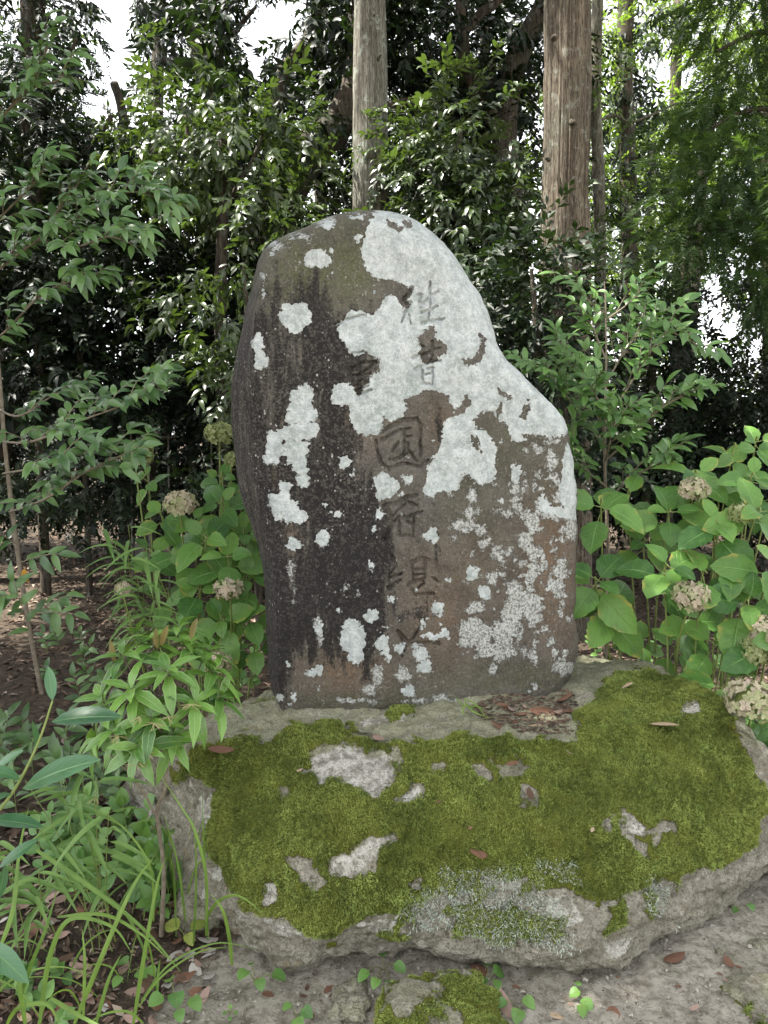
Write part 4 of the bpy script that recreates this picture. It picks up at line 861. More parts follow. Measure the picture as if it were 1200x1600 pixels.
tree('camellia_bush', 'dense dark bush under the sky gap at the upper left', 'bush', gpt(190, 8.5),
     [([gpt(190, 8.5, -.1), at(200, 500, 8.5), at(195, 300, 8.5), at(205, 200, 8.5)], .09, .04), ([at(198, 250, 8.4), at(190, 170, 8.4), at(178, 130, 8.4)], .05, .045)], M_BARK_DK,
     [(150,260,8.6,.8,.7,.5), (240,220,8.3,.6,.6,.55), (60,330,8.2,.9,.6,.6), (180,370,8.2,1.0,.7,.5), (290,300,8.4,.6,.6,.8)], 1900, ('small', 'broad'), M_CROWN_MID, 1.2, tint0=.3)
tree('camellia_bush', 'evergreen bush with pale glinting leaves at the upper left', 'bush', gpt(350, 6.6),
     [([gpt(350, 6.6, -.1), at(345, 500, 6.6), at(350, 300, 6.6), at(345, 180, 6.6)], .07, .03), ([at(348, 330, 6.6), at(390, 260, 6.5), at(410, 210, 6.5)], .03, .012), ([at(348, 300, 6.6), at(300, 230, 6.5), at(290, 180, 6.5)], .03, .012)], M_BARK_DK,
     [(325,160,6.6,.32,.35,.25), (350,230,6.5,.5,.4,.35), (420,220,6.6,.3,.35,.25), (400,320,6.9,.5,.4,.35), (290,250,6.7,.3,.35,.3)], 560, 'up', M_CROWN_MID, 1.05, tint0=.7)
tree('camellia_bush', 'small evergreen bush with bright leaves beside the left edge of the upright stone', 'bush', gpt(370, 5.4),
     [([gpt(400, 5.4, -.1), at(395, 620, 5.4), at(385, 480, 5.4), at(380, 410, 5.4)], .03, .012)], M_BARK_DK,
     [(350,425,5.4,.22,.2,.16), (340,490,5.4,.26,.25,.2), (390,545,5.6,.25,.25,.2), (430,350,5.6,.3,.25,.14), (365,600,5.8,.3,.3,.3)], 240, 'up', M_CROWN_MID, .9, tint0=.75, clump=.14)
tree('camellia_bush', 'evergreen bush of upright curved shoots between the two straight trunks', 'bush', gpt(700, 6.3),
     [([gpt(700, 6.3, -.1), at(705, 550, 6.3), at(700, 350, 6.3), at(720, 200, 6.3)], .06, .02), ([at(702, 400, 6.3), at(650, 300, 6.2), at(640, 240, 6.2)], .03, .01), ([at(702, 400, 6.3), at(770, 300, 6.2), at(790, 230, 6.2)], .03, .01)], M_BARK_DK,
     [(668,270,6.2,.26,.35,.4), (700,210,6.3,.42,.35,.35), (760,260,6.2,.38,.35,.4), (690,330,6.1,.55,.4,.35), (800,340,6.1,.35,.35,.4), (770,420,6.0,.4,.4,.3), (650,350,6.3,.2,.3,.3)], 1000, ('up', 'up', 'broad'), M_CROWN_MID, .95, tint0=.55, clump=.2)
tree('evergreen_tree', 'dark forked tree with curved bough left of the thick reddish trunk', 'tree', gpt(800, 8.2),
     [([gpt(810, 8.2, -.1), at(805, 400, 8.2), at(788, 220, 8.2), at(805, 100, 8.2), at(845, 20, 8.2), at(880, -60, 8.2)], .15, .10),
      ([at(795, 230, 8.2), at(735, 120, 8.1), at(722, 60, 8), at(722, -40, 8)], .09, .06), ([at(722, 55, 8), at(750, 22, 8), at(775, 5, 8), at(800, -30, 8)], .05, .04), ([at(790, 215, 8.2), at(770, 130, 8.2), at(775, 60, 8.2)], .05, .02)], M_BARK_DK,
     [(740,70,8.6,.7,.7,.6), (820,120,8.8,.6,.6,.6), (800,240,8.8,.6,.6,.6), (650,120,8.8,.5,.5,.5), (740,180,9,.6,.6,.5)], 1100, ('small', 'broad'), M_CROWN_DK, 1.3)
tree('evergreen_tree', 'slim pale trunk with light leaves just right of the thick reddish trunk', 'tree', gpt(935, 9),
     [([gpt(940, 9, -.1), at(938, 500, 9), at(936, 300, 9), at(930, 150, 9), at(934, 0, 9), at(936, -100, 9)], .075, .06), ([at(934, 190, 9), at(960, 180, 9), at(990, 190, 9), at(1060, 160, 9)], .02, .01)], M_BARK_PALE,
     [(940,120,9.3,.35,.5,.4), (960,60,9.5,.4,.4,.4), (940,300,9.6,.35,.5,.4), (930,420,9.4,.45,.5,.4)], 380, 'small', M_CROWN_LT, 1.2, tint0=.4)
tree('evergreen_tree', 'slim dark trunk between the reddish trunk and the sky gap at the right', 'tree', gpt(980, 10),
     [([gpt(985, 10, -.1), at(984, 450, 10), at(980, 250, 10), at(976, 120, 10), at(980, -60, 10)], .12, .10), ([at(978, 170, 10), at(955, 150, 10), at(945, 140, 10)], .03, .01)], M_BARK_DK,
     [(985,150,10.3,.5,.5,.5), (1000,60,10.3,.4,.5,.4), (985,300,10.2,.5,.6,.5)], 420, 'hang', M_CROWN_DK, 1.0, droop=1)
tree('evergreen_tree', 'yellow green sunlit tree seen through the wood right of the reddish trunk', 'tree', gpt(1010, 12),
     [([gpt(1010, 12, -.1), at(1015, 400, 12), at(1020, 200, 12)], .1, .04)], M_BARK_PALE,
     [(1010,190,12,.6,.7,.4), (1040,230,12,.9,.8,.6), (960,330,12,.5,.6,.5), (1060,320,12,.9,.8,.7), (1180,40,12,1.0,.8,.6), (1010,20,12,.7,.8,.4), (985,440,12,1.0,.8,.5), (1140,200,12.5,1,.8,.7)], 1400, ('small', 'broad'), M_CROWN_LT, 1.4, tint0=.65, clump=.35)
tree('dead_tree', 'pale broken leaning trunk among leaves at the right', 'tree', gpt(1085, 8.6),
     [([gpt(1060, 8.6, -.1), at(1080, 500, 8.6), at(1095, 300, 8.6), at(1103, 235, 8.6), at(1118, 165, 8.6)], .075, .05)], M_BARK_PALE, [(1090,330,8.8,.3,.3,.4)], 60, 'small', M_CROWN_MID, 1.2)
tree('cypress_tree', 'feathery drooping conifer at the right edge', 'tree', gpt(1260, 6.2),
     [([gpt(1270, 6.2, -.1), at(1262, 400, 6.2), at(1255, 100, 6.2), at(1250, -200, 6.2)], .14, .10), ([at(1258, 180, 6.2), at(1180, 170, 6.1), at(1110, 200, 6.0)], .03, .01), ([at(1258, 330, 6.2), at(1170, 340, 6.1), at(1085, 380, 6.0)], .03, .01), ([at(1256, 60, 6.2), at(1190, 50, 6.1), at(1120, 80, 6.0)], .03, .01)], M_BARK_DK,
     [(1180,110,6.3,.45,.5,.25), (1120,170,6.2,.4,.45,.2), (1190,240,6.0,.45,.5,.4), (1110,290,6.0,.4,.4,.25), (1150,340,5.9,.5,.5,.3), (1070,380,6.0,.35,.35,.22), (1180,420,6,.4,.5,.35), (1210,10,6.3,.6,.6,.4)], 1500, 'cedar', M_CEDAR, .75, droop=.45, tint0=.6, clump=.17)
tree('evergreen_bush', 'dark lacy bush with bright sky behind at the right edge', 'bush', gpt(1130, 7.2),
     [([gpt(1050, 7.2, -.1), at(1056, 560, 7.2), at(1068, 430, 7.2), at(1080, 350, 7.2)], .05, .03), ([gpt(1010, 7.2, -.1), at(1020, 560, 7.2), at(1015, 430, 7.2)], .04, .03)], M_BARK_DK,
     [(1050,440,7.3,.5,.5,.4), (1180,470,7.2,.4,.5,.6), (1140,600,7.3,.7,.6,.4), (1010,520,7.4,.6,.6,.5), (1190,650,7,.6,.6,.5), (1060,650,7.2,.8,.6,.5), (1130,690,7.3,.8,.6,.4), (1130,400,7.4,.4,.4,.3), (1080,540,7.6,.4,.4,.4)], 1700, ('small', 'broad'), M_CROWN_DK, 1.1)
tree('evergreen_bush', 'dark bush wrapping the foot of the thick reddish trunk', 'bush', gpt(850, 5.0),
     [([gpt(830, 5.0, -.1), at(840, 620, 5), at(835, 480, 5), at(830, 420, 5)], .03, .012)], M_BARK_DK,
     [(850,420,5.0,.28,.25,.18), (800,480,5.2,.35,.3,.3), (880,470,5.0,.28,.2,.2), (840,560,5.1,.4,.3,.3), (900,580,5.0,.35,.25,.35), (890,690,5.0,.35,.25,.35), (875,510,5.0,.22,.15,.15), (780,430,5.3,.3,.3,.3)], 620, 'broad', M_CROWN_DK, .95, tint0=.5, clump=.17)
tree('evergreen_bush', 'deep shaded bush behind the left sapling', 'bush', gpt(90, 6.8),
     [([gpt(60, 6.8, -.1), at(60, 560, 6.8), at(75, 430, 6.8)], .05, .03), ([gpt(130, 6.8, -.1), at(125, 560, 6.8), at(110, 450, 6.8)], .03, .02)], M_BARK_DK,
     [(30,440,6.8,.7,.6,.5), (110,480,6.9,.7,.6,.4), (190,520,6.9,.6,.6,.35), (60,580,6.8,.9,.6,.35), (180,610,6.9,.7,.6,.3)], 1250, ('broad', 'small', 'big'), M_CROWN_DK, 1.0, tint0=.3)
tree('evergreen_bush', 'black green bush filling the shade left of the upright stone', 'bush', gpt(300, 7.4),
     [([gpt(235, 7.4, -.1), at(225, 640, 7.4), at(228, 560, 7.4), at(238, 480, 7.4)], .09, .06), ([gpt(300, 7.4, -.1), at(296, 600, 7.4), at(285, 440, 7.4)], .04, .03)], M_BARK_DK,
     [(270,420,7.4,.7,.6,.5), (330,540,7.5,.7,.6,.45), (260,560,7.6,.6,.6,.4), (340,650,7.2,.6,.5,.3), (390,470,7.7,.6,.6,.7)], 1150, ('broad', 'small', 'big'), M_CROWN_DK, 1.0, tint0=.25)
tree('evergreen_bush', 'dark bush directly behind the upright stone', 'bush', gpt(560, 6.9), None, None,
     [(500,460,7,.8,.6,.7), (620,470,7,.8,.6,.7), (560,640,7,1.2,.7,.5), (720,560,6.9,.8,.6,.6), (420,640,7,.7,.6,.5)], 900, 'broad', M_CROWN_DK, 1.15, tint0=.3)
# lower undergrowth band that closes the view under the crowns
for lab, px, Y, bl, mt in (('low dark undergrowth behind the left hydrangea', 250, 8.5, [(120,690,8.8,1.2,.6,.25),(330,690,8.6,1.0,.6,.25),(30,700,8.8,1.0,.6,.3)], M_CROWN_DK),
     ('low dark undergrowth behind the right hydrangea', 1000, 7.5, [(900,690,7.6,.8,.6,.35),(1050,720,7.4,.9,.6,.35),(1180,740,7.2,.8,.6,.35)], M_CROWN_DK)):
    tree('undergrowth_shrub', lab, 'shrub', gpt(px, Y), None, None, bl, 620, 'small', mt, 1.3, tint0=.3)
for lab, px, Y, c in (('shaded shrub mass low at the left edge', 20, 9.5, .6), ('shaded shrub mass low behind the thin sapling', 150, 9, .6), ('shaded shrub mass low left of the stone', 300, 8.4, .6), ('shaded shrub mass hidden behind the stone', 520, 8.8, .6), ('shaded shrub mass low right of the stone', 880, 8.4, .6), ('shaded shrub mass low behind the right flowers', 1030, 8.8, .6), ('shaded shrub mass low at the right edge', 1180, 8.6, .6)):
    tree('undergrowth_shrub', lab, 'shrub', gpt(px, Y), None, None, [(px - 40, 650, Y, .9, .6, .5), (px + 50, 720, Y - .2, .9, .6, .45), (px, 770, Y - .4, .8, .5, .35)], 620, 'small', M_CROWN_DK, 1.5, tint0=.25, gaps=False)
tree('undergrowth_shrub', 'low shrub in the shade beyond the litter at the left', 'shrub', gpt(150, 6.0), None, None, [(60, 745, 6.0, .6, .4, .22), (170, 760, 6.0, .5, .4, .2), (250, 740, 5.8, .4, .4, .25)], 420, ('broad', 'small'), M_CROWN_DK, .9, tint0=.5, gaps=False)
# far ranks of the wood, each a tree
fr = [(-150,14,'dense far tree at the left edge of the wood'),(60,15,'far tree seen below the upper left sky gap'),(250,13.5,'far dark tree left of the crooked trunk'),(505,15,'far tree behind the leaning evergreen'),(600,14,'far tree behind the slim grey trunk'),
      (760,15.5,'far tree between the two straight trunks'),(900,14.5,'far tree behind the thick reddish trunk'),(1060,16,'far tree below the right sky gap'),(1200,14,'far tree at the right edge of the wood'),(1360,15,'far tree beyond the right frame edge')]
for i, (px, Y, lab) in enumerate(fr):
    lit_ = i in (6, 7, 8)
    tree('evergreen_tree', lab, 'tree', gpt(px, Y), [([gpt(px, Y, -.1), at(px + 5, 500, Y), at(px - 6, 250, Y), at(px, 0, Y)], .16, .10)], M_BARK_DK,
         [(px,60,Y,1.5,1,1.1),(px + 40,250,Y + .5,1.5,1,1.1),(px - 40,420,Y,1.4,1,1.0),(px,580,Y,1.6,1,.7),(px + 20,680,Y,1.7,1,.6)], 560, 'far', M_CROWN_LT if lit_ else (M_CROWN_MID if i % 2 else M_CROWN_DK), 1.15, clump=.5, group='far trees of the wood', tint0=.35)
# unseen trees outside the view; nearest ones added to block sun, enclose light
def off_tree(label, x, y, blobs, n, kind='far', r=.22, mat=M_CROWN_DK):
    t = thing('evergreen_tree', label, 'tree', (x, y, 0)); c = blobs[0]
    limbs(t, [([(x, y, -.1), (x * .98, y, 2.5), (c[0] * .4 + x * .6, c[1] * .4 + y * .6, c[2] * .7), (c[0], c[1], c[2])], r, r * .4)], M_BARK_DK)
    crown([(*W2P(b[0], b[1], b[2]), *b[3:6]) for b in blobs], n, kind, mat, t, 1.2, gaps=False, clump=.4)
off_tree('unseen tall tree added outside the left edge, crown placed to shade the stone', -4.9, 3.6, [(-2.9, 2.6, 6.6, 1.7, 1.5, .8), (-1.9, 1.9, 6.9, 1.5, 1.3, .7), (-4.8, 4.0, 6.2, 1.5, 1.5, 1.4), (-3.4, 1.6, 6.0, 1.2, 1.1, .7)], 2900)
off_tree('unseen tall tree added outside the right edge to enclose the light', 5.2, 5.2, [(4.4, 5.2, 6.5, 1.6, 1.6, 1.4), (2.6, 6.0, 7.6, 1.4, 1.4, 1.0)], 800)
off_tree('unseen broad tree added outside the left edge near the path to enclose the light', -5.0, 2.6, [(-4.6, 2.6, 4.6, 1.3, 1.6, 1.3), (-4.4, 3.8, 2.8, .9, 1.2, 1.0), (-5.2, 2.0, 6.4, 1.5, 1.5, 1.2)], 800)

off_tree('spreading tree left of the view behind the sapling', -8.5, 9.5, [(-8.2, 9.5, 4.2, 1.9, 1.6, 1.8), (-6.6, 10, 2.2, 1.5, 1.3, 1.2), (-9.5, 9, 1.6, 1.6, 1.3, 1.3)], 800)
off_tree('spreading tree far left of the view', -9.5, 5.5, [(-9.2, 5.5, 4.0, 1.6, 1.9, 1.9), (-9, 6.8, 1.8, 1.4, 1.6, 1.4)], 600)
off_tree('broad dark tree behind the far left trees', -13, 14, [(-13, 14, 4.0, 3, 2, 3), (-9.5, 14.5, 3.5, 2.4, 1.8, 2.6)], 600)
off_tree('spreading tree right of the view behind the conifer', 8.5, 9.5, [(8.4, 9.5, 4.2, 1.9, 1.6, 2.0), (7.2, 10, 2.0, 1.5, 1.3, 1.3), (9.5, 8.6, 1.8, 1.6, 1.3, 1.4)], 800)
off_tree('broad dark tree far right of the view', 12, 13.5, [(12, 13.5, 4.0, 3, 2, 3), (9, 14, 3.5, 2.4, 1.8, 2.6)], 600)

# ---------------------------------------------------------------- plants with leaves of their own
class Plant:
    def __init__(s, name, label, cat, base, stem_mat, stem_name='stem', group=None):
        s.root = thing(name, label, cat, base, group); s.mb = MB(); s.sm = stem_mat; s.sn = stem_name; s.L = []
    def leaf(s, me, pos, d, up, size=1.0, nm='leaf', label=None): s.L.append((me, Vector(pos), Vector(d), Vector(up), size, nm, label))
    def stem(s, pts, r0, r1, sub=5, seg=7):
        tube(s.mb, [tuple(Vector(p) - s.root.location) for p in pts], r0, r1, seg, sub, .04)
    def done(s, cap=290):
        if s.mb.n:
            so_ = s.mb.build(s.sn, s.sm, s.root)
            if len(s.mb.v) > 6 and s.sn == 'stem': so_['kind'] = 'stuff'
        s.L.sort(key=lambda q: (q[1] - cam.location).length / q[4]); rest = s.L[cap:]
        for me, p, d, up, sz, nm, lb in s.L[:cap]:
            o = put_leaf(nm, me, s.root, p, d, up, sz)
            if lb: o['label'] = lb
        if rest:
            VV = []; FF4 = []; FF3 = []; U = []; n = 0; mats = []
            for me, p, d, up, sz, nm, lb in rest:
                co = np.empty(len(me.vertices) * 3, np.float32); me.vertices.foreach_get('co', co); co = co.reshape(-1, 3)
                R = np.array(frame(d, up)) * sz; VV.append(co @ R.T + np.array(p - s.root.location))
                uvs = np.zeros((len(co), 2)); 
                for l in me.loops: uvs[l.vertex_index] = me.uv_layers[0].data[l.index].uv
                U.append(uvs)
                for pg in me.polygons: (FF4 if len(pg.vertices) == 4 else FF3).append([v + n for v in pg.vertices])
                n += len(co)
            ob = link('leaves', mesh_np('leaves', np.concatenate(VV), [np.array(FF4).reshape(-1, 4), np.array(FF3).reshape(-1, 3)], rest[0][0].materials[0], True, None, np.concatenate(U)), s.root); ob['kind'] = 'stuff'
        return s.root
def V3(a): return Vector([float(q) for q in a])
def along(pts, t):
    pts = [V3(p) for p in pts]; n = len(pts) - 1; k = min(int(t * n), n - 1); u = t * n - k
    p0, p1, p2, p3 = pts[max(k - 1, 0)], pts[k], pts[k + 1], pts[min(k + 2, n)]
    p = 0.5 * ((2 * p1) + (p2 - p0) * u + (2 * p0 - 5 * p1 + 4 * p2 - p3) * u * u + (3 * p1 - p0 - 3 * p2 + p3) * u ** 3)
    return p, (p2 - p1).normalized()
def shoot(pl, pts, n, leaves, size=1.0, ang=0.9, t0=0.15, r0=.003, r1=.0012, up=(0, -.7, .85), droop=.15, tip=True, stem=True):
    if stem: pl.stem(pts, r0, r1, 4, 6)
    for i in range(n):
        t = t0 + (1 - t0) * (i + .3) / n; p, T = along(pts, min(t, .999))
        U = (Vector(up) + rv(.45)).normalized(); S = T.cross(U).normalized() * (1 if i % 2 else -1)
        a = ang * random.uniform(.7, 1.25) * (1 - .35 * t)
        if tip and i == n - 1: a = .1
        d = T * math.cos(a) + S * math.sin(a) + U * random.uniform(-.15, .3); d.z -= droop * random.uniform(0, 2)
        pl.leaf(random.choice(leaves), p, d, U, size * random.uniform(.7, 1.15))
LCAM = leaf_set('leaf', M_CAM, 6, .088, .034, n=5, a=.9, b=.8, droop=.35, fold=.16)
LGRY = leaf_set('leaf', M_CAMG, 6, .082, .033, n=5, a=.9, b=.8, droop=.4, fold=.16)
LARD = leaf_set('leaf', M_ARD, 7, .125, .038, n=7, a=.95, b=.9, droop=.45, fold=.18, serr=.06)
LARN = leaf_set('leaf', M_ARDN, 3, .085, .024, n=6, droop=.1, fold=.3)
LHYD = leaf_set('leaf', M_HYD, 8, .156, .108, n=9, a=.82, b=.72, droop=.28, fold=.10, serr=.05)
LBIG = leaf_set('leaf', M_BIG, 4, .115, .036, n=7, a=.95, b=.75, droop=.22, fold=.12)
LBAM = leaf_set('leaf', M_BAM, 6, .15, .017, n=7, a=.7, b=.7, droop=.5, fold=.25)
LSED = leaf_set('leaf', M_SEED, 5, .035, .031, n=6, a=.75, b=.6, droop=.3, fold=.12)
LIVY = leaf_set('leaf', M_SEED, 4, .055, .036, n=6, a=.8, b=.7, droop=.3, fold=.14)
LYEL = leaf_set('leaf', M_YEL, 3, .05, .040, n=6, a=.8, b=.65, droop=.3, fold=.1)
LORG = leaf_set('leaf', M_ORANGE, 1, .06, .03, n=5)
def grow(pl, main, ntw, nl, leaves, size, tw=(.12, .24), r=(.006, .002), up=(0, -.7, .85), t0=.15, ang=.9, droop=.1, rise=.25):
    pl.stem(main, r[0], r[1], 6, 8)
    for i in range(ntw):
        t = t0 + (1 - t0) * (i + .5) / ntw; p, T = along(main, min(t, .999))
        s = T.cross(Vector((0, -.4, 1))).normalized() * (1 if i % 2 else -1)
        d = (T * .7 + s * random.uniform(.3, .9) + Vector((0, 0, rise)) + rv(.3)).normalized(); L = random.uniform(*tw) * (1.1 - .4 * t)
        e = p + d * L; m = p + d * L * .5 + Vector((0, 0, .015)) + rv(.01)
        shoot(pl, [p, m, e], nl, leaves, size, ang, .12, .0022, .001, up, droop)
    p, T = along(main, .999); shoot(pl, [p - T * .1, p - T * .04, p + T * .03], 6, leaves, size, ang, .1, up=up, stem=False)

# --- sapling at the left with its long side boughs
b = gpt(66, 2.95); b = atz(66, 1088, 0)
pl = Plant('camellia_sapling', 'thin leaning sapling at the left with arching leafy boughs', 'sapling', b, M_STEM, 'trunk')
Yb = float(b[1]); tr_ = [b, at(42, 960, Yb), at(22, 820, Yb), at(8, 700, Yb), at(0, 600, Yb), at(-12, 470, Yb), at(-25, 300, Yb)]
pl.stem(tr_, .0135, .009, 8, 12)
for m, ntw, nl in (([at(5, 690, Yb), at(50, 690, 2.8), at(120, 660, 2.75), at(200, 630, 2.7), at(250, 605, 2.7)], 9, 8), ([at(15, 800, Yb), at(70, 780, 2.8), at(130, 740, 2.7), at(215, 700, 2.65)], 7, 8),
                   ([at(5, 740, Yb), at(60, 730, 2.7), at(110, 715, 2.65), at(160, 700, 2.6)], 4, 7), ([at(0, 640, Yb), at(30, 650, 3.1), at(80, 620, 3.2), at(130, 600, 3.2)], 3, 7)):
    grow(pl, m, int(ntw * 1.7), nl, LGRY, .84, (.11, .2), (.006, .002))
for a_, b_ in (((50, 965, 2.9), (105, 930, 2.85)), ((50, 1000, 2.9), (20, 905, 2.8)), ((30, 880, 2.9), (95, 865, 2.8)), ((25, 850, 2.9), (-20, 830, 2.8)), ((40, 940, 2.9), (-10, 930, 2.8)), ((45, 960, 2.9), (120, 960, 2.75))):
    p0, p1 = at(*a_), at(*b_); shoot(pl, [p0, (p0 + p1) / 2 + [0, 0, .01], p1], 7, LGRY, 1.0, .9)
pl.leaf(LORG[0], at(38, 888, 2.85), (0.1, -.2, -1), (0, -1, .2), 1.0, 'leaf', 'orange dying leaf')
pl.done()
pl = Plant('camellia_bough', 'leafy bough reaching in from the left edge, higher of the two masses', 'branch', at(-60, 560, 2.9), M_TWIG, 'branch')
for m, ntw, nl in (([at(-60, 560, 2.9), at(0, 525, 2.85), at(60, 465, 2.8), at(110, 440, 2.75), at(150, 435, 2.7)], 5, 8), ([at(-40, 460, 2.9), at(0, 420, 2.85), at(60, 375, 2.8), at(130, 335, 2.75), at(205, 300, 2.7), at(262, 318, 2.7)], 13, 9),
                   ([at(60, 375, 2.8), at(120, 385, 2.7), at(170, 370, 2.65), at(215, 385, 2.6)], 6, 8), ([at(-30, 370, 2.9), at(10, 330, 2.8), at(50, 290, 2.75), at(75, 255, 2.7)], 5, 7),
                   ([at(-50, 260, 2.9), at(10, 175, 2.8), at(45, 135, 2.75), at(75, 75, 2.7)], 7, 8), ([at(10, 175, 2.8), at(45, 140, 2.75), at(85, 128, 2.7), at(100, 120, 2.7)], 3, 7), ([at(60, 375, 2.8), at(90, 330, 2.8), at(120, 290, 2.75)], 4, 7)):
    grow(pl, m, int(ntw * 1.8), nl, LGRY, .80, (.10, .18), (.005, .0018))
pl.done()
# --- sapling right of the stone
b = gpt(955, 3.6); pl = Plant('camellia_sapling', 'bushy sapling of glossy green leaves right of the upright stone', 'sapling', b, M_STEM, 'stem')
R_ = lambda px, py, dy=0: at(px, py, 3.6 + dy)
pl.stem([b, R_(950, 900), R_(945, 720), R_(947, 560), R_(946, 470), R_(944, 440)], .010, .002, 8, 8)
for m, ntw in (([R_(947, 660), R_(985, 600, -.1), R_(1010, 560, -.15), R_(1045, 520, -.2), R_(1100, 545, -.2)], 6), ([R_(946, 700), R_(900, 640, -.1), R_(870, 600, -.15), R_(830, 575, -.2)], 7), ([R_(947, 640), R_(900, 580, -.1), R_(880, 555, -.15)], 5),
               ([R_(946, 720), R_(990, 680, -.15), R_(1030, 640, -.25), R_(1085, 610, -.3)], 7), ([R_(946, 760), R_(900, 720, -.2), R_(885, 690, -.25)], 6), ([R_(946, 780), R_(1000, 740, -.2), R_(1040, 720, -.3)], 6), ([R_(947, 600), R_(975, 550), R_(1000, 520), R_(1020, 500)], 5),
               ([R_(946, 560), R_(930, 520), R_(925, 500)], 3), ([R_(946, 500), R_(975, 480, -.05), R_(1000, 455, -.1)], 2), ([R_(946, 490), R_(920, 470, -.05), R_(905, 452, -.1)], 2), ([R_(946, 690), R_(935, 640, -.3), R_(925, 600, -.35)], 5), ([R_(946, 720), R_(955, 680, -.35), R_(965, 650, -.4)], 6)):
    grow(pl, m, int(ntw * 1.8), 7, LCAM, .92, (.12, .24), (.005, .0018))
pl.done()

# --- hydrangeas
def floret_mesh(mat):
    mb = MB()
    for k in range(4):
        a = k * math.pi / 2 + random.uniform(-.1, .1); c, s = math.cos(a), math.sin(a); w_ = .55
        P = [(0, 0, 0), (.5, -w_ * .8, .10), (.62, 0, .02), (.5, w_ * .8, .10), (1.0, -w_ * .45, .22), (1.05, 0, .14), (1.0, w_ * .45, .22)]
        V = [(x * c - y * s, x * s + y * c, z + random.uniform(-.05, .08)) for x, y, z in P]
        mb.add(V, [(0, 1, 4, 2), (0, 2, 6, 3)], [(2, 4, 5), (2, 5, 6)])
    return mesh_np('floret', np.concatenate(mb.v), [np.concatenate(mb.f4), np.concatenate(mb.f3)], mat, False)
FLO = [floret_mesh(M_FLOR) for _ in range(4)]; FLG = [floret_mesh(M_FLOR_G) for _ in range(4)]
def flower_head(root, c, r, fl, n=78, label=None, squash=.8):
    c = Vector(c); mb = MB()
    th = np.linspace(.01, 3.1, 7)[:, None]; ph = np.linspace(0, 6.283, 10, endpoint=False)[None]
    V = np.stack([np.sin(th) * np.cos(ph), np.sin(th) * np.sin(ph), np.cos(th) * .8 + 0 * ph], -1) * r * .68
    me = mesh_np('flower_head', V.reshape(-1, 3), grid_faces(7, 10, True), M_GSTEM, True); h = link('flower_head', me, root, c - root.location)
    if label: h['label'] = label
    for i in range(n):
        z = 1 - 1.75 * (i + .5) / n; q = math.sqrt(max(0, 1 - z * z)); a = i * 2.39996 + random.uniform(-.2, .2)
        d = Vector((q * math.cos(a), q * math.sin(a), z * squash)); p = d * r * random.uniform(.82, 1.06)
        nn = (d + rv(.45)).normalized(); tt = nn.cross(rv(1)).normalized()
        o = bpy.data.objects.new('floret', random.choice(fl)); sc.collection.objects.link(o); o.parent = h
        s = r * random.uniform(.19, .30); o.matrix_basis = Matrix.Translation(p) @ frame(tt, nn).to_4x4() @ Matrix.Diagonal((s, s, s, 1))
def hyd_shoot(pl, tip, base, size=1.0, face=(0, -.75, .75), pairs=3, stem=True, rot=None):
    tip, base = V3(tip), V3(base); ax = (Vector(face) + rv(.18)).normalized()
    if stem:
        mid = (tip + base) / 2 + rv(.04); mid.z = base.z * .45 + tip.z * .55
        pl.stem([base, mid, tip - ax * .05, tip], .0045, .003, 6, 7)
    r0 = random.uniform(0, 3.14) if rot is None else rot; e1 = ax.cross(Vector((.2, 1, .1))).normalized(); e2 = ax.cross(e1)
    for k in range(pairs if random.random() < .75 else 2):
        s = size * (1.08, .95, .62, .4)[k]; inc = (1.45, 1.25, .9, .5)[k]; dp = (.075, .03, 0, 0)[k]
        for q in (0, 1):
            a = r0 + k * math.pi / 2 + q * math.pi + random.uniform(-.2, .2)
            rad = e1 * math.cos(a) + e2 * math.sin(a); d = rad * math.sin(inc) + ax * math.cos(inc); d.z -= .18
            p = tip - ax * dp + rad * .012; up = ax * 1.0 - rad * .2 + rv(.35)
            pet = p + d * .02 * s; pl.stem([p - rad * .012, p, pet], .0022, .0018, 1, 5)
            pl.leaf(random.choice(LHYD), pet, d, up, s * random.uniform(.88, 1.1))
gb = gpt(1060, 2.95)
pl = Plant('hydrangea', 'hydrangea bush with faded flower heads right of the stone', 'hydrangea', gb, M_GSTEM, 'stem')
def gp(px, Y): return gpt(px, Y) + np.array([0, 0, .0])
for px, py, Y, s in ((942,785,2.95,1.05),(932,905,2.9,1.15),(955,950,2.95,1.1),(1045,885,2.75,.95),(1048,800,3.0,1.0),(1120,815,2.85,1.05),(1105,895,2.75,1.0),(1150,875,2.8,1.0),(1170,940,2.7,1.05),(1120,1000,2.75,.95),(1085,965,2.85,1.0),
                     (1190,800,2.8,1.0),(1180,745,3.0,.9),(1090,740,3.1,1.0),(1140,1060,2.6,.95),(1010,845,3.1,.9),(1215,880,2.7,1.0),(1210,1000,2.6,1.0),(985,770,3.2,.8),(1060,1010,3.0,.8),(1150,700,3.3,.7),(1175,1155,2.75,.8),(1205,1190,2.7,.8),(1010,1000,3.1,.6),(1185,690,3.4,.7),(1210,760,3.1,1.0),(1130,760,3.2,.9)):
    hyd_shoot(pl, at(px, py, Y), gp(px * .55 + 1060 * .45 + random.uniform(-15, 15), max(Y, 2.8) + .2), s * .98)
for a_, b_ in (((1150,1060,2.62),(1170,1105,2.5)),):
    pl.stem([at(*a_), at(1160, 1085, 2.56), at(*b_)], .004, .003)
HEADS = [(1085,765,3.0,.058,FLO,'beige faded flower head at the top of the bush'),(1158,803,2.85,.050,FLG,'half bare pale green flower head'),(1080,933,2.72,.069,FLO,'large cream faded flower head in the middle'),(1185,1015,2.65,.066,FLG,'greenish flower head at the right edge'),
         (1200,985,2.62,.06,FLO,'pinkish flower head at the right edge'),(1175,1095,2.45,.080,FLO,'largest pinkish grey flower head resting at the boulder corner')]
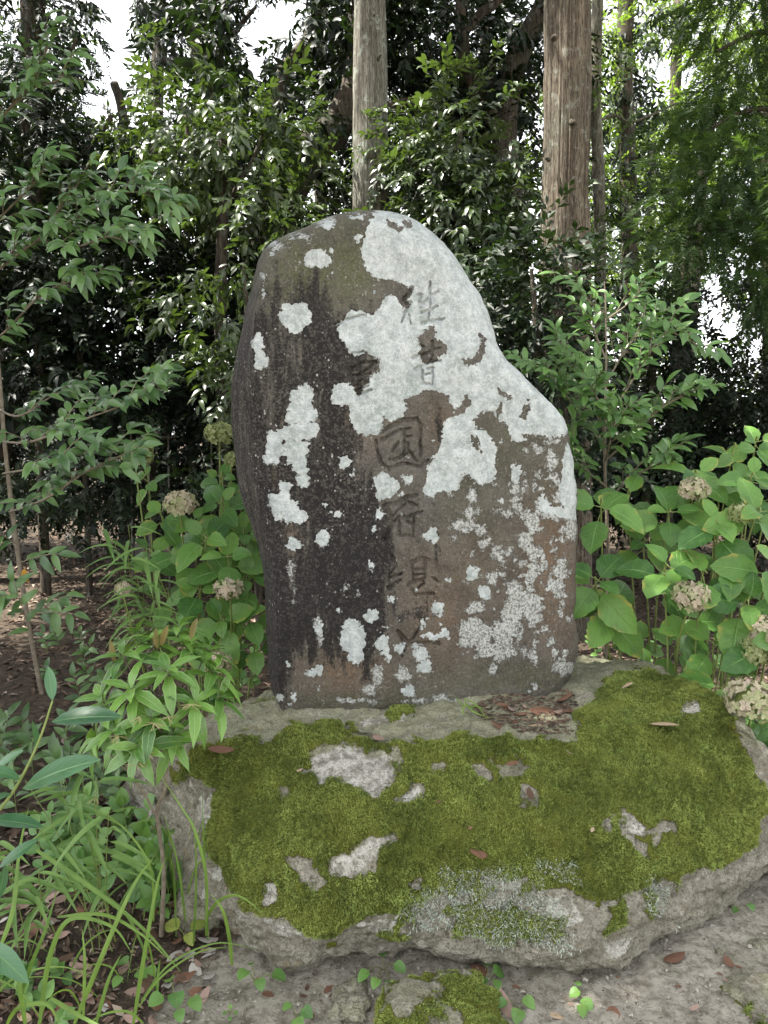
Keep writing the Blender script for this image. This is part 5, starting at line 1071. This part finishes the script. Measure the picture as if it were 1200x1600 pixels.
for px, py, Y, r, f, lb in HEADS:
    c = at(px, py, Y); flower_head(pl.root, c, r, f, 80, lb); pl.stem([c - np.array([0, 0, r * .6]), c + np.array([random.uniform(-.03, .03), .08, -.16]), gpt(px * .5 + 530, 3.0) + [0, 0, .4]], .004, .004)
pl.done()
gb = gpt(330, 3.25)
pl = Plant('hydrangea', 'hydrangea bush with greenish flower heads left of the stone', 'hydrangea', gb, M_GSTEM, 'stem')
for px, py, Y, s in ((320,838,3.0,.95),(345,785,3.1,.8),(300,815,3.1,.8),(250,800,3.3,.7),(280,860,3.05,.95),(355,870,2.95,.95),(385,900,3.0,.9),(380,830,3.15,.85),(345,745,3.3,.6),(372,770,3.3,.7),(235,860,3.2,.7),(310,920,3.0,.9),(345,965,2.95,.85),(385,960,3.0,.85),(300,975,3.0,.8),
                     (260,920,3.1,.8),(395,1005,3.0,.7),(330,1010,2.95,.7),(225,745,3.4,.5),(400,870,3.1,.8)):
    hyd_shoot(pl, at(px, py, Y), gp(px * .5 + 165 + random.uniform(-12, 12), Y + .15), s * .95)
for px, py, Y, r, f, lb in ((215,710,3.3,.068,FLG,'green flower head farthest left'),(342,677,3.3,.060,FLG,'green flower head highest beside the stone'),(365,718,3.25,.040,FLG,'small green flower head touching the stone edge'),(282,787,3.0,.064,FLO,'beige flower head above the large leaves'),
                            (357,920,2.9,.056,FLO,'pinkish flower head low beside the stone'),(341,1036,2.8,.05,FLO,'pale flower head lowest, by the boulder'),(192,920,2.8,.032,FLO,'small cream flower head behind narrow leaves')):
    c = at(px, py, Y); flower_head(pl.root, c, r, f, 72, lb); pl.stem([c - np.array([0, 0, r * .6]), c + np.array([random.uniform(-.03, .03), .06, -.16]), gpt(px * .6 + 132, 3.25)], .0035, .004)
pl.done()

# --- marlberry like shrub in the left foreground
b = atz(252, 1462, 0); pl = Plant('marlberry_shrub', 'small round headed shrub of glossy leaves on a bare thin stem, left foreground', 'shrub', b, M_STEM, 'stem')
Ya = float(b[1]); K = at(258, 1230, Ya - .05); T_ = at(262, 1150, Ya - .05)
pl.stem([b, at(256, 1360, Ya - .02), at(246, 1270, Ya - .03), K, T_], .0075, .0042, 8, 9)
pl.stem([at(250, 1290, Ya - .03), at(228, 1245, Ya - .08), at(200, 1205, Ya - .12)], .0045, .003)
tips = [(238,1000,0),(298,1005,0),(190,1020,-.05),(335,1045,.02),(262,1045,-.12),(205,1075,-.14),(160,1090,-.10),(305,1095,-.12),(235,1120,-.16),(178,1140,-.16),(345,1085,-.02),(270,1150,-.10),(215,1165,-.18),(150,1150,-.1),(215,985,.06),(325,1010,.08),(280,975,.05)]
for px, py, dy in tips:
    tip = V3(at(px, py, Ya + dy)); src = V3(T_) if px > 190 or py < 1080 else V3(at(200, 1205, Ya - .12))
    ax = ((tip - (V3(at(258, 1140, Ya - .03)))) * 1.2 + Vector((0, -.04, .13))).normalized()
    pl.stem([src, (src + tip) / 2 - Vector((0, 0, .01)), tip], .0028, .0018, 4, 6)
    e1 = ax.cross(Vector((.3, .9, .2))).normalized(); e2 = ax.cross(e1); n = 11; r0 = random.uniform(0, 6)
    for i in range(n):
        a = r0 + i * 2.4; inc = 1.5 - 1.0 * i / n; rad = e1 * math.cos(a) + e2 * math.sin(a)
        d = rad * math.sin(inc) + ax * math.cos(inc); d.z -= .12
        pl.leaf(random.choice(LARD), tip - ax * .03 * (1 - i / n), d, ax - rad * .1 + rv(.15), random.uniform(.72, 1.05) * (1 - .35 * i / n))
for px, py, d in ((180,1035,(-.15,-.1,1)),(252,1010,(.35,-.1,1)),(246,1015,(0,-.2,1)),(298,1000,(.3,0,1))): pl.leaf(random.choice(LARN), at(px, py, Ya - .03), d, (0, -1, .3), .8, 'leaf', 'reddish young leaf')
st = MB()
for px, py in ((218,1120),(240,1130),(186,1150),(150,1245),(232,1175),(300,1100),(215,1190),(262,1120)):
    c = at(px, py, Ya - .2)
    for k in range(11):
        d = rv(1).normalized() * .03; d.z = abs(d.z) * -.6; tube(st, [tuple(c - np.array(pl.root.location)), tuple(c + np.array(d) - np.array(pl.root.location))], .0006, .0008, 4, 1)
so = st.build('flower_stalks', mat_plain('pale stalk', (.34, .30, .15), .7), pl.root); so['kind'] = 'stuff'
pl.done()
# --- broad glossy branch at the left edge, near
pl = Plant('laurel_branch', 'near branch of long dark glossy leaves at the left edge', 'branch', at(-20, 1290, 1.15), M_GSTEM, 'stem')
pl.stem([at(-20, 1290, 1.15), at(25, 1230, 1.15), at(60, 1160, 1.16), at(82, 1095, 1.17)], .0028, .0016, 6, 7)
def px_leaf(pl, me, a, b, Ya_, Yb_, up, L, nm='leaf', label=None):
    p, q = V3(at(a[0], a[1], Ya_)), V3(at(b[0], b[1], Yb_)); pl.leaf(me, p, q - p, up, (q - p).length / L, nm, label)
for a, b_, y0, y1, up in (((82,1095),(76,1038),1.17,1.19,(.5,-.9,.1)),((80,1128),(184,1106),1.16,1.14,(0,-.5,.9)),((35,1232),(140,1172),1.15,1.10,(-.1,-.5,.9)),((32,1218),(-25,1188),1.15,1.12,(.1,-.4,.9)),((20,1240),(-30,1250),1.15,1.1,(0,-.4,.9)),
                         ((-20,1282),(66,1280),1.13,1.12,(0,-.3,.95)),((62,1310),(-8,1352),1.12,1.08,(-.3,-.6,.7)),((8,1350),(0,1415),1.1,1.08,(.9,-.4,.2)),((-25,1475),(36,1518),1.05,1.0,(.2,-.5,.8)),((-10,1205),(30,1168),1.2,1.2,(-.2,-.6,.8)),((55,1170),(60,1120),1.16,1.22,(1,-.3,.2))):
    px_leaf(pl, random.choice(LBIG), a, b_, y0, y1, up, .115)
pl.done()

# --- narrow leaved plants
def bamboo(label, base, tips, n, size, leaves=None):
    pl = Plant('bamboo_grass', label, 'bamboo grass', base, M_GSTEM, 'stem')
    for px, py, Y in tips:
        tip = V3(at(px, py, Y)); g = V3(base) + rv(.03); g.z = 0; pl.stem([g, (g + tip) / 2 + rv(.02), tip], .002, .001, 5, 6)
        for i in range(n):
            t = .45 + .55 * (i + .5) / n; p, T = along([g, (g + tip) / 2, tip], min(t, .999)); a = random.uniform(0, 6.28)
            d = Vector((math.cos(a), -abs(math.sin(a)) * .5 - .1, random.uniform(-.1, .6))); pl.leaf(random.choice(leaves or LBAM), p, d, (0, -.4, 1), size * random.uniform(.7, 1.15))
    return pl.done()
bamboo('clump of narrow drooping leaves before the left hydrangea', atz(225, 1050, 0), [(200,870,2.55),(225,850,2.6),(180,850,2.6),(250,890,2.5),(215,905,2.45),(160,820,2.7),(240,940,2.5),(200,820,2.65)], 9, .95)
bamboo('clump of narrow bright leaves under the round headed shrub', atz(165, 1480, 0), [(150,1215,1.85),(120,1245,1.85),(90,1200,1.95),(170,1270,1.75),(60,1290,1.8),(40,1220,2.0),(125,1180,2.0)], 6, .85)
bamboo('sparse clump of narrow leaves at the lower left edge', atz(40, 1500, 0), [(20,1330,1.7),(60,1360,1.65),(-10,1300,1.75),(90,1320,1.8)], 7, .8)

# --- long grass
def blade(parent, pts, w):
    C = crom(np.array([np.array(p, float) for p in pts]), 7); m = len(C); T = np.gradient(C, axis=0); T /= np.linalg.norm(T, axis=1, keepdims=True)
    vd = C - np.array([0, 0, CAM_Z]); S = np.cross(T, vd + RNG.normal(0, .5, 3)); S /= np.linalg.norm(S, axis=1, keepdims=True); Nn = np.cross(S, T)
    t = np.linspace(0, 1, m)[:, None]; ww = w * .5 * np.clip(np.minimum(.6 + 2 * t, 1) * (1 - t ** 2.4), .02, 1)
    V = np.stack([C - S * ww + Nn * ww * .35, C, C + S * ww + Nn * ww * .35], 1) - np.array(parent.location)
    uv = np.stack([np.stack([np.full(m, a), t[:, 0]], -1) for a in (0, .5, 1)], 1)
    return link('blade', mesh_np('blade', V.reshape(-1, 3), grid_faces(m, 3), M_GRASS, True, None, uv.reshape(-1, 2)), parent)
g = thing('long_grass', 'tuft of long bright grass blades crossing at the lower left', 'grass', atz(120, 1590, 0))
for pts, w in (([(116,1600,1.6),(165,1480,1.62),(210,1381,1.68),(242,1338,1.75)],.012),([(208,1604,1.62),(228,1480,1.65),(246,1380,1.7),(259,1340,1.72)],.011),([(56,1328,1.75),(130,1378,1.7),(219,1447,1.68),(284,1520,1.66)],.012),([(30,1560,1.6),(52,1500,1.6),(72,1450,1.62),(92,1380,1.68)],.010),
               ([(62,1600,1.55),(78,1495,1.58),(110,1436,1.6),(175,1448,1.62),(206,1490,1.62)],.012),([(90,1432,1.7),(160,1428,1.66),(215,1455,1.64),(265,1500,1.62)],.010),([(0,1480,1.55),(20,1420,1.58),(30,1330,1.65),(45,1260,1.75)],.011),([(40,1604,1.5),(30,1540,1.5),(20,1500,1.52)],.010),
               ([(10,1604,1.5),(30,1575,1.5),(75,1570,1.52),(96,1610,1.5)],.011),([(80,1560,1.55),(130,1590,1.55),(190,1620,1.5)],.010),([(130,1590,1.6),(132,1500,1.62),(128,1450,1.65)],.008),([(150,1600,1.58),(170,1530,1.6),(190,1490,1.62)],.009)):
    blade(g, [at(*p) for p in pts], w)
for k in range(18):
    px = random.uniform(-30, 250); py = random.uniform(1420, 1600); p = atz(px, py, 0); L = random.uniform(.15, .42); a = random.uniform(0, 6.28); h = random.uniform(.3, 1.0)
    d = np.array([math.cos(a), math.sin(a) * .6, 0]) * L; blade(g, [p, p + d * .25 + [0, 0, L * h * .55], p + d * .65 + [0, 0, L * h * .8], p + d + [0, 0, L * h * .6]], random.uniform(.003, .008))
g = thing('long_grass', 'tuft of thin arching grass blades against the left end of the boulder', 'grass', atz(318, 1470, 0))
for pts, w in (([(302,1475,1.95),(306,1400,1.93),(306,1337,1.92),(302,1285,1.93)],.007),([(322,1462,1.93),(322,1370,1.9),(305,1300,1.9),(284,1262,1.92),(228,1180,1.98)],.009),([(363,1508,1.9),(358,1460,1.88),(347,1420,1.86),(328,1396,1.9)],.012),([(320,1440,1.95),(340,1410,1.9),(372,1400,1.87),(412,1428,1.85)],.010),
               ([(325,1470,1.95),(322,1380,1.92),(318,1300,1.92),(316,1235,1.95)],.006),([(240,1440,1.98),(236,1360,1.95),(200,1300,1.95),(150,1262,1.95)],.008),([(290,1440,1.98),(278,1350,1.96),(255,1270,1.96)],.007)):
    blade(g, [at(*p) for p in pts], w)
for k in range(14):
    p = atz(random.uniform(250, 335), random.uniform(1390, 1470), 0); L = random.uniform(.2, .4); a = random.uniform(-.8, .8); 
    blade(g, [p, p + np.array([a * .03, 0, L * .5]), p + np.array([a * .12, -.02, L * .85]), p + np.array([a * .3, -.05, L * .8])], random.uniform(.003, .006))
g = thing('small_grass', 'small sprig of curved grass on the boulder top at the foot of the stone', 'grass', atz(738, 1120, .55))
for pts in ([(725,1092),(740,1098),(752,1110),(765,1132)], [(725,1094),(735,1108),(748,1116),(770,1122)], [(712,1090),(724,1102),(735,1104),(752,1118)], [(728,1100),(722,1112),(730,1118)], [(735,1104),(745,1104),(758,1108)]):
    blade(g, [atz(x, y, .575 - .015 * i) for i, (x, y) in enumerate(pts)], .006)

# --- seedlings and low plants
def seedling(label, px, py, leaves, z=0.0, h=.04, cat='seedling', ls=None, s=1.0):
    b = atz(px, py, z); pl = Plant('seedling', label, cat, b, M_GSTEM)
    for (dx, dy, sz) in leaves:
        e = V3(atz(px + dx, py + dy, z + h * random.uniform(.6, 1.1))); pl.stem([b, (V3(b) + e) / 2 + Vector((0, 0, h * .3)), e], .0012, .0009, 3, 5)
        d = e - V3(b); d.z = random.uniform(-.01, .01); d = d.normalized() if d.length > .004 else Vector((0, -1, 0)); d = (d + rv(.3)); d.z *= .3
        pl.leaf(random.choice(ls or LSED), e - d.normalized() * .012 * sz, d, Vector((0, -.25, 1)) + rv(.25), sz * s)
    pl.done()
seedling('three leaved seedling on bare earth under the left rim of the boulder', 398, 1535, [(-16,-15,1.1),(8,-2,1.0),(34,-12,1.25),(-5,-30,.8)])
seedling('small bright seedling at the bottom left of centre', 463, 1590, [(-12,-18,.8),(14,-10,1.0),(2,6,1.0)])
seedling('low broad leaved plant at the bottom near the long grass', 275, 1565, [(-28,-5,1.2),(0,-8,1.3),(28,-2,1.2),(-10,-35,.9),(5,18,1.0)])
seedling('spotted leaf seedling by the bottom mossy stone, upper one', 600, 1515, [(-2,-24,.8),(-30,5,1.1),(22,-6,1.1),(-12,18,.9),(10,22,1.0)])
seedling('seedling growing against the right side of the mossy stone', 762, 1535, [(0,-30,1.0),(16,-18,1.3),(-8,-4,1.0),(14,0,.9)])
seedling('pale green seedling right of the mossy stone', 808, 1575, [(-22,-10,.9),(16,-12,1.1),(2,8,1.1)])
seedling('dark seedling on sandy earth right of centre', 908, 1565, [(-8,-15,.9),(8,0,1.1),(2,10,1.0),(-4,-28,.6)])
seedling('tiny star shaped seedling on bare earth', 360, 1582, [(-8,0,.35),(8,0,.35),(0,-8,.35),(0,8,.35)], h=.015)
seedling('tiny green sprout by the right rim of the boulder', 1160, 1418, [(-10,2,.7),(12,-3,.8)], h=.02)
seedling('yellow green seedling at the root of the bare thin stem', 292, 1470, [(-18,-22,1.2),(12,-22,1.1),(2,-8,.9)], ls=LYEL)
seedling('round leaved plants at the bottom left edge', 205, 1520, [(-12,-18,1.3),(14,0,1.1),(30,-6,1.0),(-20,10,1.0)])
random.seed(21)
for lab, px0, px1, py0, py1, n, ls, s, hh in (('leafy ground plants along the left end of the boulder', 215, 335, 1300, 1450, 110, LIVY, 1.0, .2), ('low leafy plants under the narrow bright leaves', 60, 260, 1270, 1440, 150, LIVY, 1.05, .2),
      ('dark leafy undergrowth at the left edge', -30, 130, 1120, 1300, 80, LGRY, 1.0, .25), ('low leafy plants behind the round headed shrub', 100, 290, 1150, 1300, 130, LGRY, .8, .22), ('low leafy plants at the lower left corner', -20, 120, 1480, 1600, 45, LIVY, .8, .06),
      ('leafy seedlings in the litter left of the hydrangea', 60, 240, 960, 1110, 60, LGRY, .95, .16), ('green plants under the hydrangea at the right edge', 1130, 1230, 1130, 1260, 70, LIVY, 1.1, .3), ('small leafy plants in the shade beside the boulder back', 340, 420, 1010, 1090, 40, LIVY, 1.0, .18),
      ('shaded leafy plants behind the boulder at the right', 910, 1120, 960, 1060, 70, LIVY, 1.0, .2)):
    c = atz((px0 + px1) / 2, py1, 0); pl = Plant('ground_plant', lab, 'ground plants', c, M_GSTEM)
    for k in range(n // 5):
        b_ = V3(atz(random.uniform(px0, px1), random.uniform(py0 + (py1 - py0) * .3, py1), 0)); h = hh * random.uniform(.4, 1.2); tp = b_ + Vector((random.uniform(-.05, .05), random.uniform(-.04, .04), h))
        shoot(pl, [b_, (b_ + tp) / 2 + rv(.01), tp], 6, ls, s, 1.1, .3, .0016, .001)
    pl.done()

# ---------------------------------------------------------------- dead leaves, litter, pebbles
LD = []
for m in M_DEAD: LD.append([leaf_mesh('fallen leaf', m, L=.075, W=random.uniform(.032, .044), n=6, a=.9, b=.75, droop=random.uniform(-.3, .4), fold=random.uniform(-.2, .28)) for _ in range(3)])
def hz(x, y): return float(ground_h(np.array([x]), np.array([y]))[0])
def fallen(label, px, py, mi, s, rot, z=None, tilt=.15, group=None, name='fallen_leaf', me=None):
    p = V3(atz(px, py, 0 if z is None else z)); p.z = (hz(p.x, p.y) + .006 if z is None else z)
    o = link(name, me or random.choice(LD[mi])); d = Vector((math.cos(rot), math.sin(rot), random.uniform(-tilt, tilt)))
    o.matrix_basis = Matrix.Translation(p - d * .035 * s) @ frame(d, Vector((0, 0, 1)) + rv(tilt)).to_4x4() @ Matrix.Diagonal((s, s, s, 1))
    return tag(o, label, 'leaf', group)
def top_z(px, py):
    k = np.argmin((bx_ - px) ** 2 + (by_ - py) ** 2); q = SBd.reshape(-1, 3)[k]; return float(q[2])
TOPL = [('pinkish brown curled leaf at the foot of the stone, highest of the pile',862,1083,1,1.0,.9),('long reddish leaf leaning at the right end of the leaf pile',880,1090,0,.9,.5),('broad pale brown leaf in the middle of the pile by the stone',830,1098,1,1.15,.2),('reddish leaf in front of the pile by the stone',850,1107,0,.9,2.6),
        ('brown upright leaf right of the pile by the stone',888,1110,0,.9,1.4),('small dry leaf on the left of the pile by the stone',808,1104,1,.7,.9),('tan leaf lowest in the pile by the stone',838,1128,2,.7,.3),('grey brown flat leaf in front of the pile by the stone',790,1143,4,.7,.1),('dark leaf fragment near the pile by the stone',852,1140,3,.6,1.2),
        ('pinkish leaf, right one of the trio on the boulder top',606,1141,1,.75,.6),('brown leaf, lower one of the trio on the boulder top',592,1153,1,.75,2.0),('grey leaf, left one of the trio on the boulder top',573,1144,4,.75,2.9),('cream torn leaf on the moss at the upper right',1036,1124,2,1.0,.0),('small yellow leaf at the back edge of the moss',978,1068,2,.55,2.5),
        ('brown crumpled leaf on the moss above the boulder front',748,1330,0,.85,1.7),('dark dead leaf on the moss in the middle',828,1242,3,.5,1.6),('brown dead leaf flat in the moss near the ledge',800,1192,0,.5,.4),('brown twiggy scrap on the left shoulder of the boulder',345,1170,0,.9,.5)]
for lb, px, py, mi, s, r in TOPL: fallen(lb, px, py, mi, s * 1.35, r, top_z(px, py) + .012, .35)
random.seed(91)
for k in range(22):
    px, py = random.uniform(775, 895), random.uniform(1092, 1138); fallen('small brown dead leaf in the pile at the right foot of the stone', px, py, random.choice((0, 0, 1, 3)), random.uniform(.4, .9), random.uniform(0, 6.28), top_z(px, py) + random.uniform(.004, .012), .35, 'dead leaves piled at the right foot of the stone')
for k in range(10):
    px, py = random.uniform(420, 1120), random.uniform(1150, 1300); fallen('tiny dry leaf scrap lying on the moss', px, py, random.choice((2, 1, 0)), random.uniform(.2, .35), random.uniform(0, 6.28), top_z(px, py) + .012, .3, 'dry scraps on the moss')
GRL = [('long brown leaf beside the mossy stone, upper one',752,1522,0,1.1,-.8),('long tan leaf pointing down right of the mossy stone',790,1582,1,1.0,1.8),('cream leaf at the bottom edge',872,1592,2,.7,.2),('reddish brown leaf with lobes on sandy earth',1052,1508,0,1.0,.3),('small brown leaf standing on sandy earth',1138,1516,0,.6,1.6),('rust coloured leaf at the bottom edge right of centre',958,1590,0,.8,1.5),
       ('brown leaf at the right frame edge',1195,1483,3,.7,.3),('pale curled leaf under the arching grass',278,1490,4,1.1,.8),('reddish curled leaf under the pale one',285,1523,0,1.0,.5),('big tan leaf in the litter at the left',222,1395,1,1.3,1.0),('white scrap like leaf at the lower left',20,1535,4,.8,.3),('brown leaf by the seedling under the boulder rim',420,1548,0,.6,.4),
       ('tan broad leaf at the left in the litter',25,1420,1,1.2,.2),('pale brown leaf at the left in the litter, near its edge',70,1405,1,1.2,.4),('dry upright leaf beside the thin grass',322,1475,2,.9,1.7),('small brown leaf left of the buried tan stone',512,1540,0,.5,1.0)]
for lb, px, py, mi, s, r in GRL: fallen(lb, px, py, mi, s, r)
random.seed(33)
for k in range(110):
    mi = random.choice((0, 0, 1, 1, 3, 2, 4)); px, py = random.uniform(-20, 335), random.uniform(1385, 1595); c_ = ('reddish brown', 'pinkish', 'tan', 'dark brown', 'grey')[mi]
    ar = ('in the litter at the left frame edge' if px < 90 else 'in the litter under the crossing grass blades' if px < 215 else 'in the litter around the bare thin stem') + (', farther back' if py < 1490 else ', nearest the camera')
    fallen(c_ + ' fallen leaf ' + ar, px, py, mi, random.uniform(.45, 1.0), random.uniform(0, 6.28), group=c_ + ' leaves ' + ar, tilt=.35)
for k in range(30):
    fallen('small crumpled brown leaf on the bare sandy earth', random.uniform(380, 1190), random.uniform(1520, 1598), random.choice((0, 3, 1)), random.uniform(.2, .4), random.uniform(0, 6.28), group='small leaves on the bare earth')
# finer litter: too many and too small to count
def litter_mass(n, x0, x1, y0, y1, s0, s1, seed, wfun):
    r = np.random.default_rng(seed); X = r.uniform(x0, x1, n * 3); Y = r.uniform(y0, y1, n * 3)
    k = r.random(n * 3) < wfun(X, Y); X, Y = X[k][:n], Y[k][:n]; n = len(X); Z = ground_h(X, Y) + .003
    a = r.uniform(0, 6.28, n); s = r.uniform(s0, s1, n); tl = r.normal(0, .3, (n, 2)); P = np.stack([X, Y, Z], -1)
    d = np.stack([np.cos(a), np.sin(a), tl[:, 0]], -1) * s[:, None]; q = np.stack([-np.sin(a), np.cos(a), tl[:, 1]], -1) * s[:, None] * r.uniform(.2, .42, n)[:, None]; up = np.array([0, 0, 1.]) * s[:, None] * r.uniform(-.05, .3, n)[:, None]
    V = np.stack([P - d * .5, P - q * .5 + up, P, P + q * .5 + up, P + d * .5 + up * .6], 1); V[..., 2] += .3 * s[:, None] * np.abs(tl[:, :1])
    o = np.arange(n)[:, None] * 5; f3 = np.concatenate([o + [[0, 1, 2]], o + [[0, 2, 3]], o + [[1, 4, 2]], o + [[2, 4, 3]]])
    return V.reshape(-1, 3), f3, np.repeat(r.random(n), 5)
M_LIT = N('dry litter'); _t = M_LIT.attr('tint'); _c = M_LIT.mix(M_LIT.ramp(_t, 0, .5), (.030, .021, .015), (.115, .078, .055)); _c = M_LIT.mix(M_LIT.ramp(_t, .6, 1.0), _c, (.27, .22, .17)); M_LIT = M_LIT.bsdf(_c, .8, spec=.25)
mb = MB()
for args in ((5200, -1.9, .1, 1.2, 2.9, .012, .05, 1, litter_w), (16000, -4.5, 4.5, 2.6, 9, .03, .08, 2, litter_w), (6000, -9, 9, 8, 16, .06, .12, 3, litter_w), (3200, -.9, 1.3, 1.2, 2.4, .003, .013, 4, lambda x, y: np.full(x.shape, .5))):
    V, f3, tt = litter_mass(*args); mb.add(V, None, f3, tt)
o = mb.build('leaf_litter', M_LIT); tag(o, 'mat of small dead leaves covering the earth', None, kind='stuff')
r = np.random.default_rng(9); n = 9000; X = r.uniform(-.8, 1.3, n); Y = r.uniform(1.2, 2.9, n); k = r.random(n) > litter_w(X, Y) * .9; X, Y = X[k], Y[k]; n = len(X); s = r.exponential(.0022, n) + .0012; s = np.minimum(s, .011)
oct_ = np.array([[1, 0, 0], [0, 1, 0], [-1, 0, 0], [0, -1, 0], [0, 0, .7], [.6, .6, .45], [-.6, .6, .4], [-.6, -.6, .45], [.6, -.6, .4]], float)
fo = np.array([[0, 5, 4], [5, 1, 4], [1, 6, 4], [6, 2, 4], [2, 7, 4], [7, 3, 4], [3, 8, 4], [8, 0, 4]])
V = oct_[None] * s[:, None, None] * (1 + r.normal(0, .2, (n, 9, 3))); a = r.uniform(0, 6.28, n); ca, sa = np.cos(a)[:, None], np.sin(a)[:, None]
V = np.stack([V[..., 0] * ca - V[..., 1] * sa * .7, V[..., 0] * sa + V[..., 1] * ca * .7, V[..., 2]], -1) + np.stack([X, Y, ground_h(X, Y) + .001], -1)[:, None]
me = mesh_np('pebbles', V.reshape(-1, 3), (np.arange(n)[:, None, None] * 9 + fo[None]).reshape(-1, 3), M_PEB, True)
tag(link('pebbles', me), 'grit and small pebbles strewn on the bare earth', None, kind='stuff')
# soil and crumbs caught behind the moss at the foot of the stone
rr_ = np.random.default_rng(77); cand = np.argwhere(sdf_poly(bx_, by_, [(740,1100),(800,1085),(880,1078),(905,1095),(890,1140),(820,1148),(770,1135)]) + 12 * fbm(SB, 12, 3, 500) > 0)
ii = cand[rr_.integers(0, len(cand), 2600)]; Pc_ = SBd[ii[:, 0], ii[:, 1]] + rr_.normal(0, .004, (2600, 3)) * [1, 1, 0] + [0, 0, .002]; s_ = rr_.exponential(.003, 2600) + .0015; s_ = np.minimum(s_, .012)
V = oct_[None] * s_[:, None, None] * np.array([1, .7, .5]) * (1 + rr_.normal(0, .25, (2600, 9, 3))) + Pc_[:, None]
o = link('soil_crumbs', mesh_np('soil_crumbs', V.reshape(-1, 3), (np.arange(2600)[:, None, None] * 9 + fo[None]).reshape(-1, 3), M_LIT, False, {'tint': np.repeat(rr_.random(2600) * .7, 9)}))
tag(o, 'dark soil and bark crumbs caught at the foot of the stone', None, kind='stuff')
# twigs on the ground
mb = MB(); random.seed(44)
for k in range(70):
    x, y = random.uniform(-1.2, .0), random.uniform(1.5, 2.6); a = random.uniform(0, 6.28); L = random.uniform(.03, .12)
    tube(mb, [(x, y, hz(x, y) + .006), (x + math.cos(a) * L * .5, y + math.sin(a) * L * .5, hz(x, y) + .012), (x + math.cos(a + .3) * L, y + math.sin(a + .3) * L, hz(x, y) + .008)], .0012, .0007, 5, 3)
tag(mb.build('fallen_twigs', M_TWIG), 'thin dry twigs scattered through the litter', None, kind='stuff')
# --- wire fence far left
t = thing('wire_fence', 'thin wire fence between low posts in the dark left of the stone', 'fence', gpt(260, 7))
for px, a, b_ in ((232, 678, 850), (263, 676, 850), (205, 672, 850), (330, 678, 850)):
    mb = MB(); p, q = at(px, a, 7.0), at(px, b_, 7.0); q[2] = 0; tube(mb, [tuple(p - np.array(t.location)), tuple(q - np.array(t.location))], .010, .010, 6, 3); mb.build('post', M_WIRE, t)
mb = MB(); tube(mb, [tuple(at(x, y, 6.98) - np.array(t.location)) for x, y in ((120, 672), (205, 673), (232, 680), (263, 683), (330, 679), (400, 675))], .006, .006, 6, 4); mb.build('wire', M_WIRE, t)
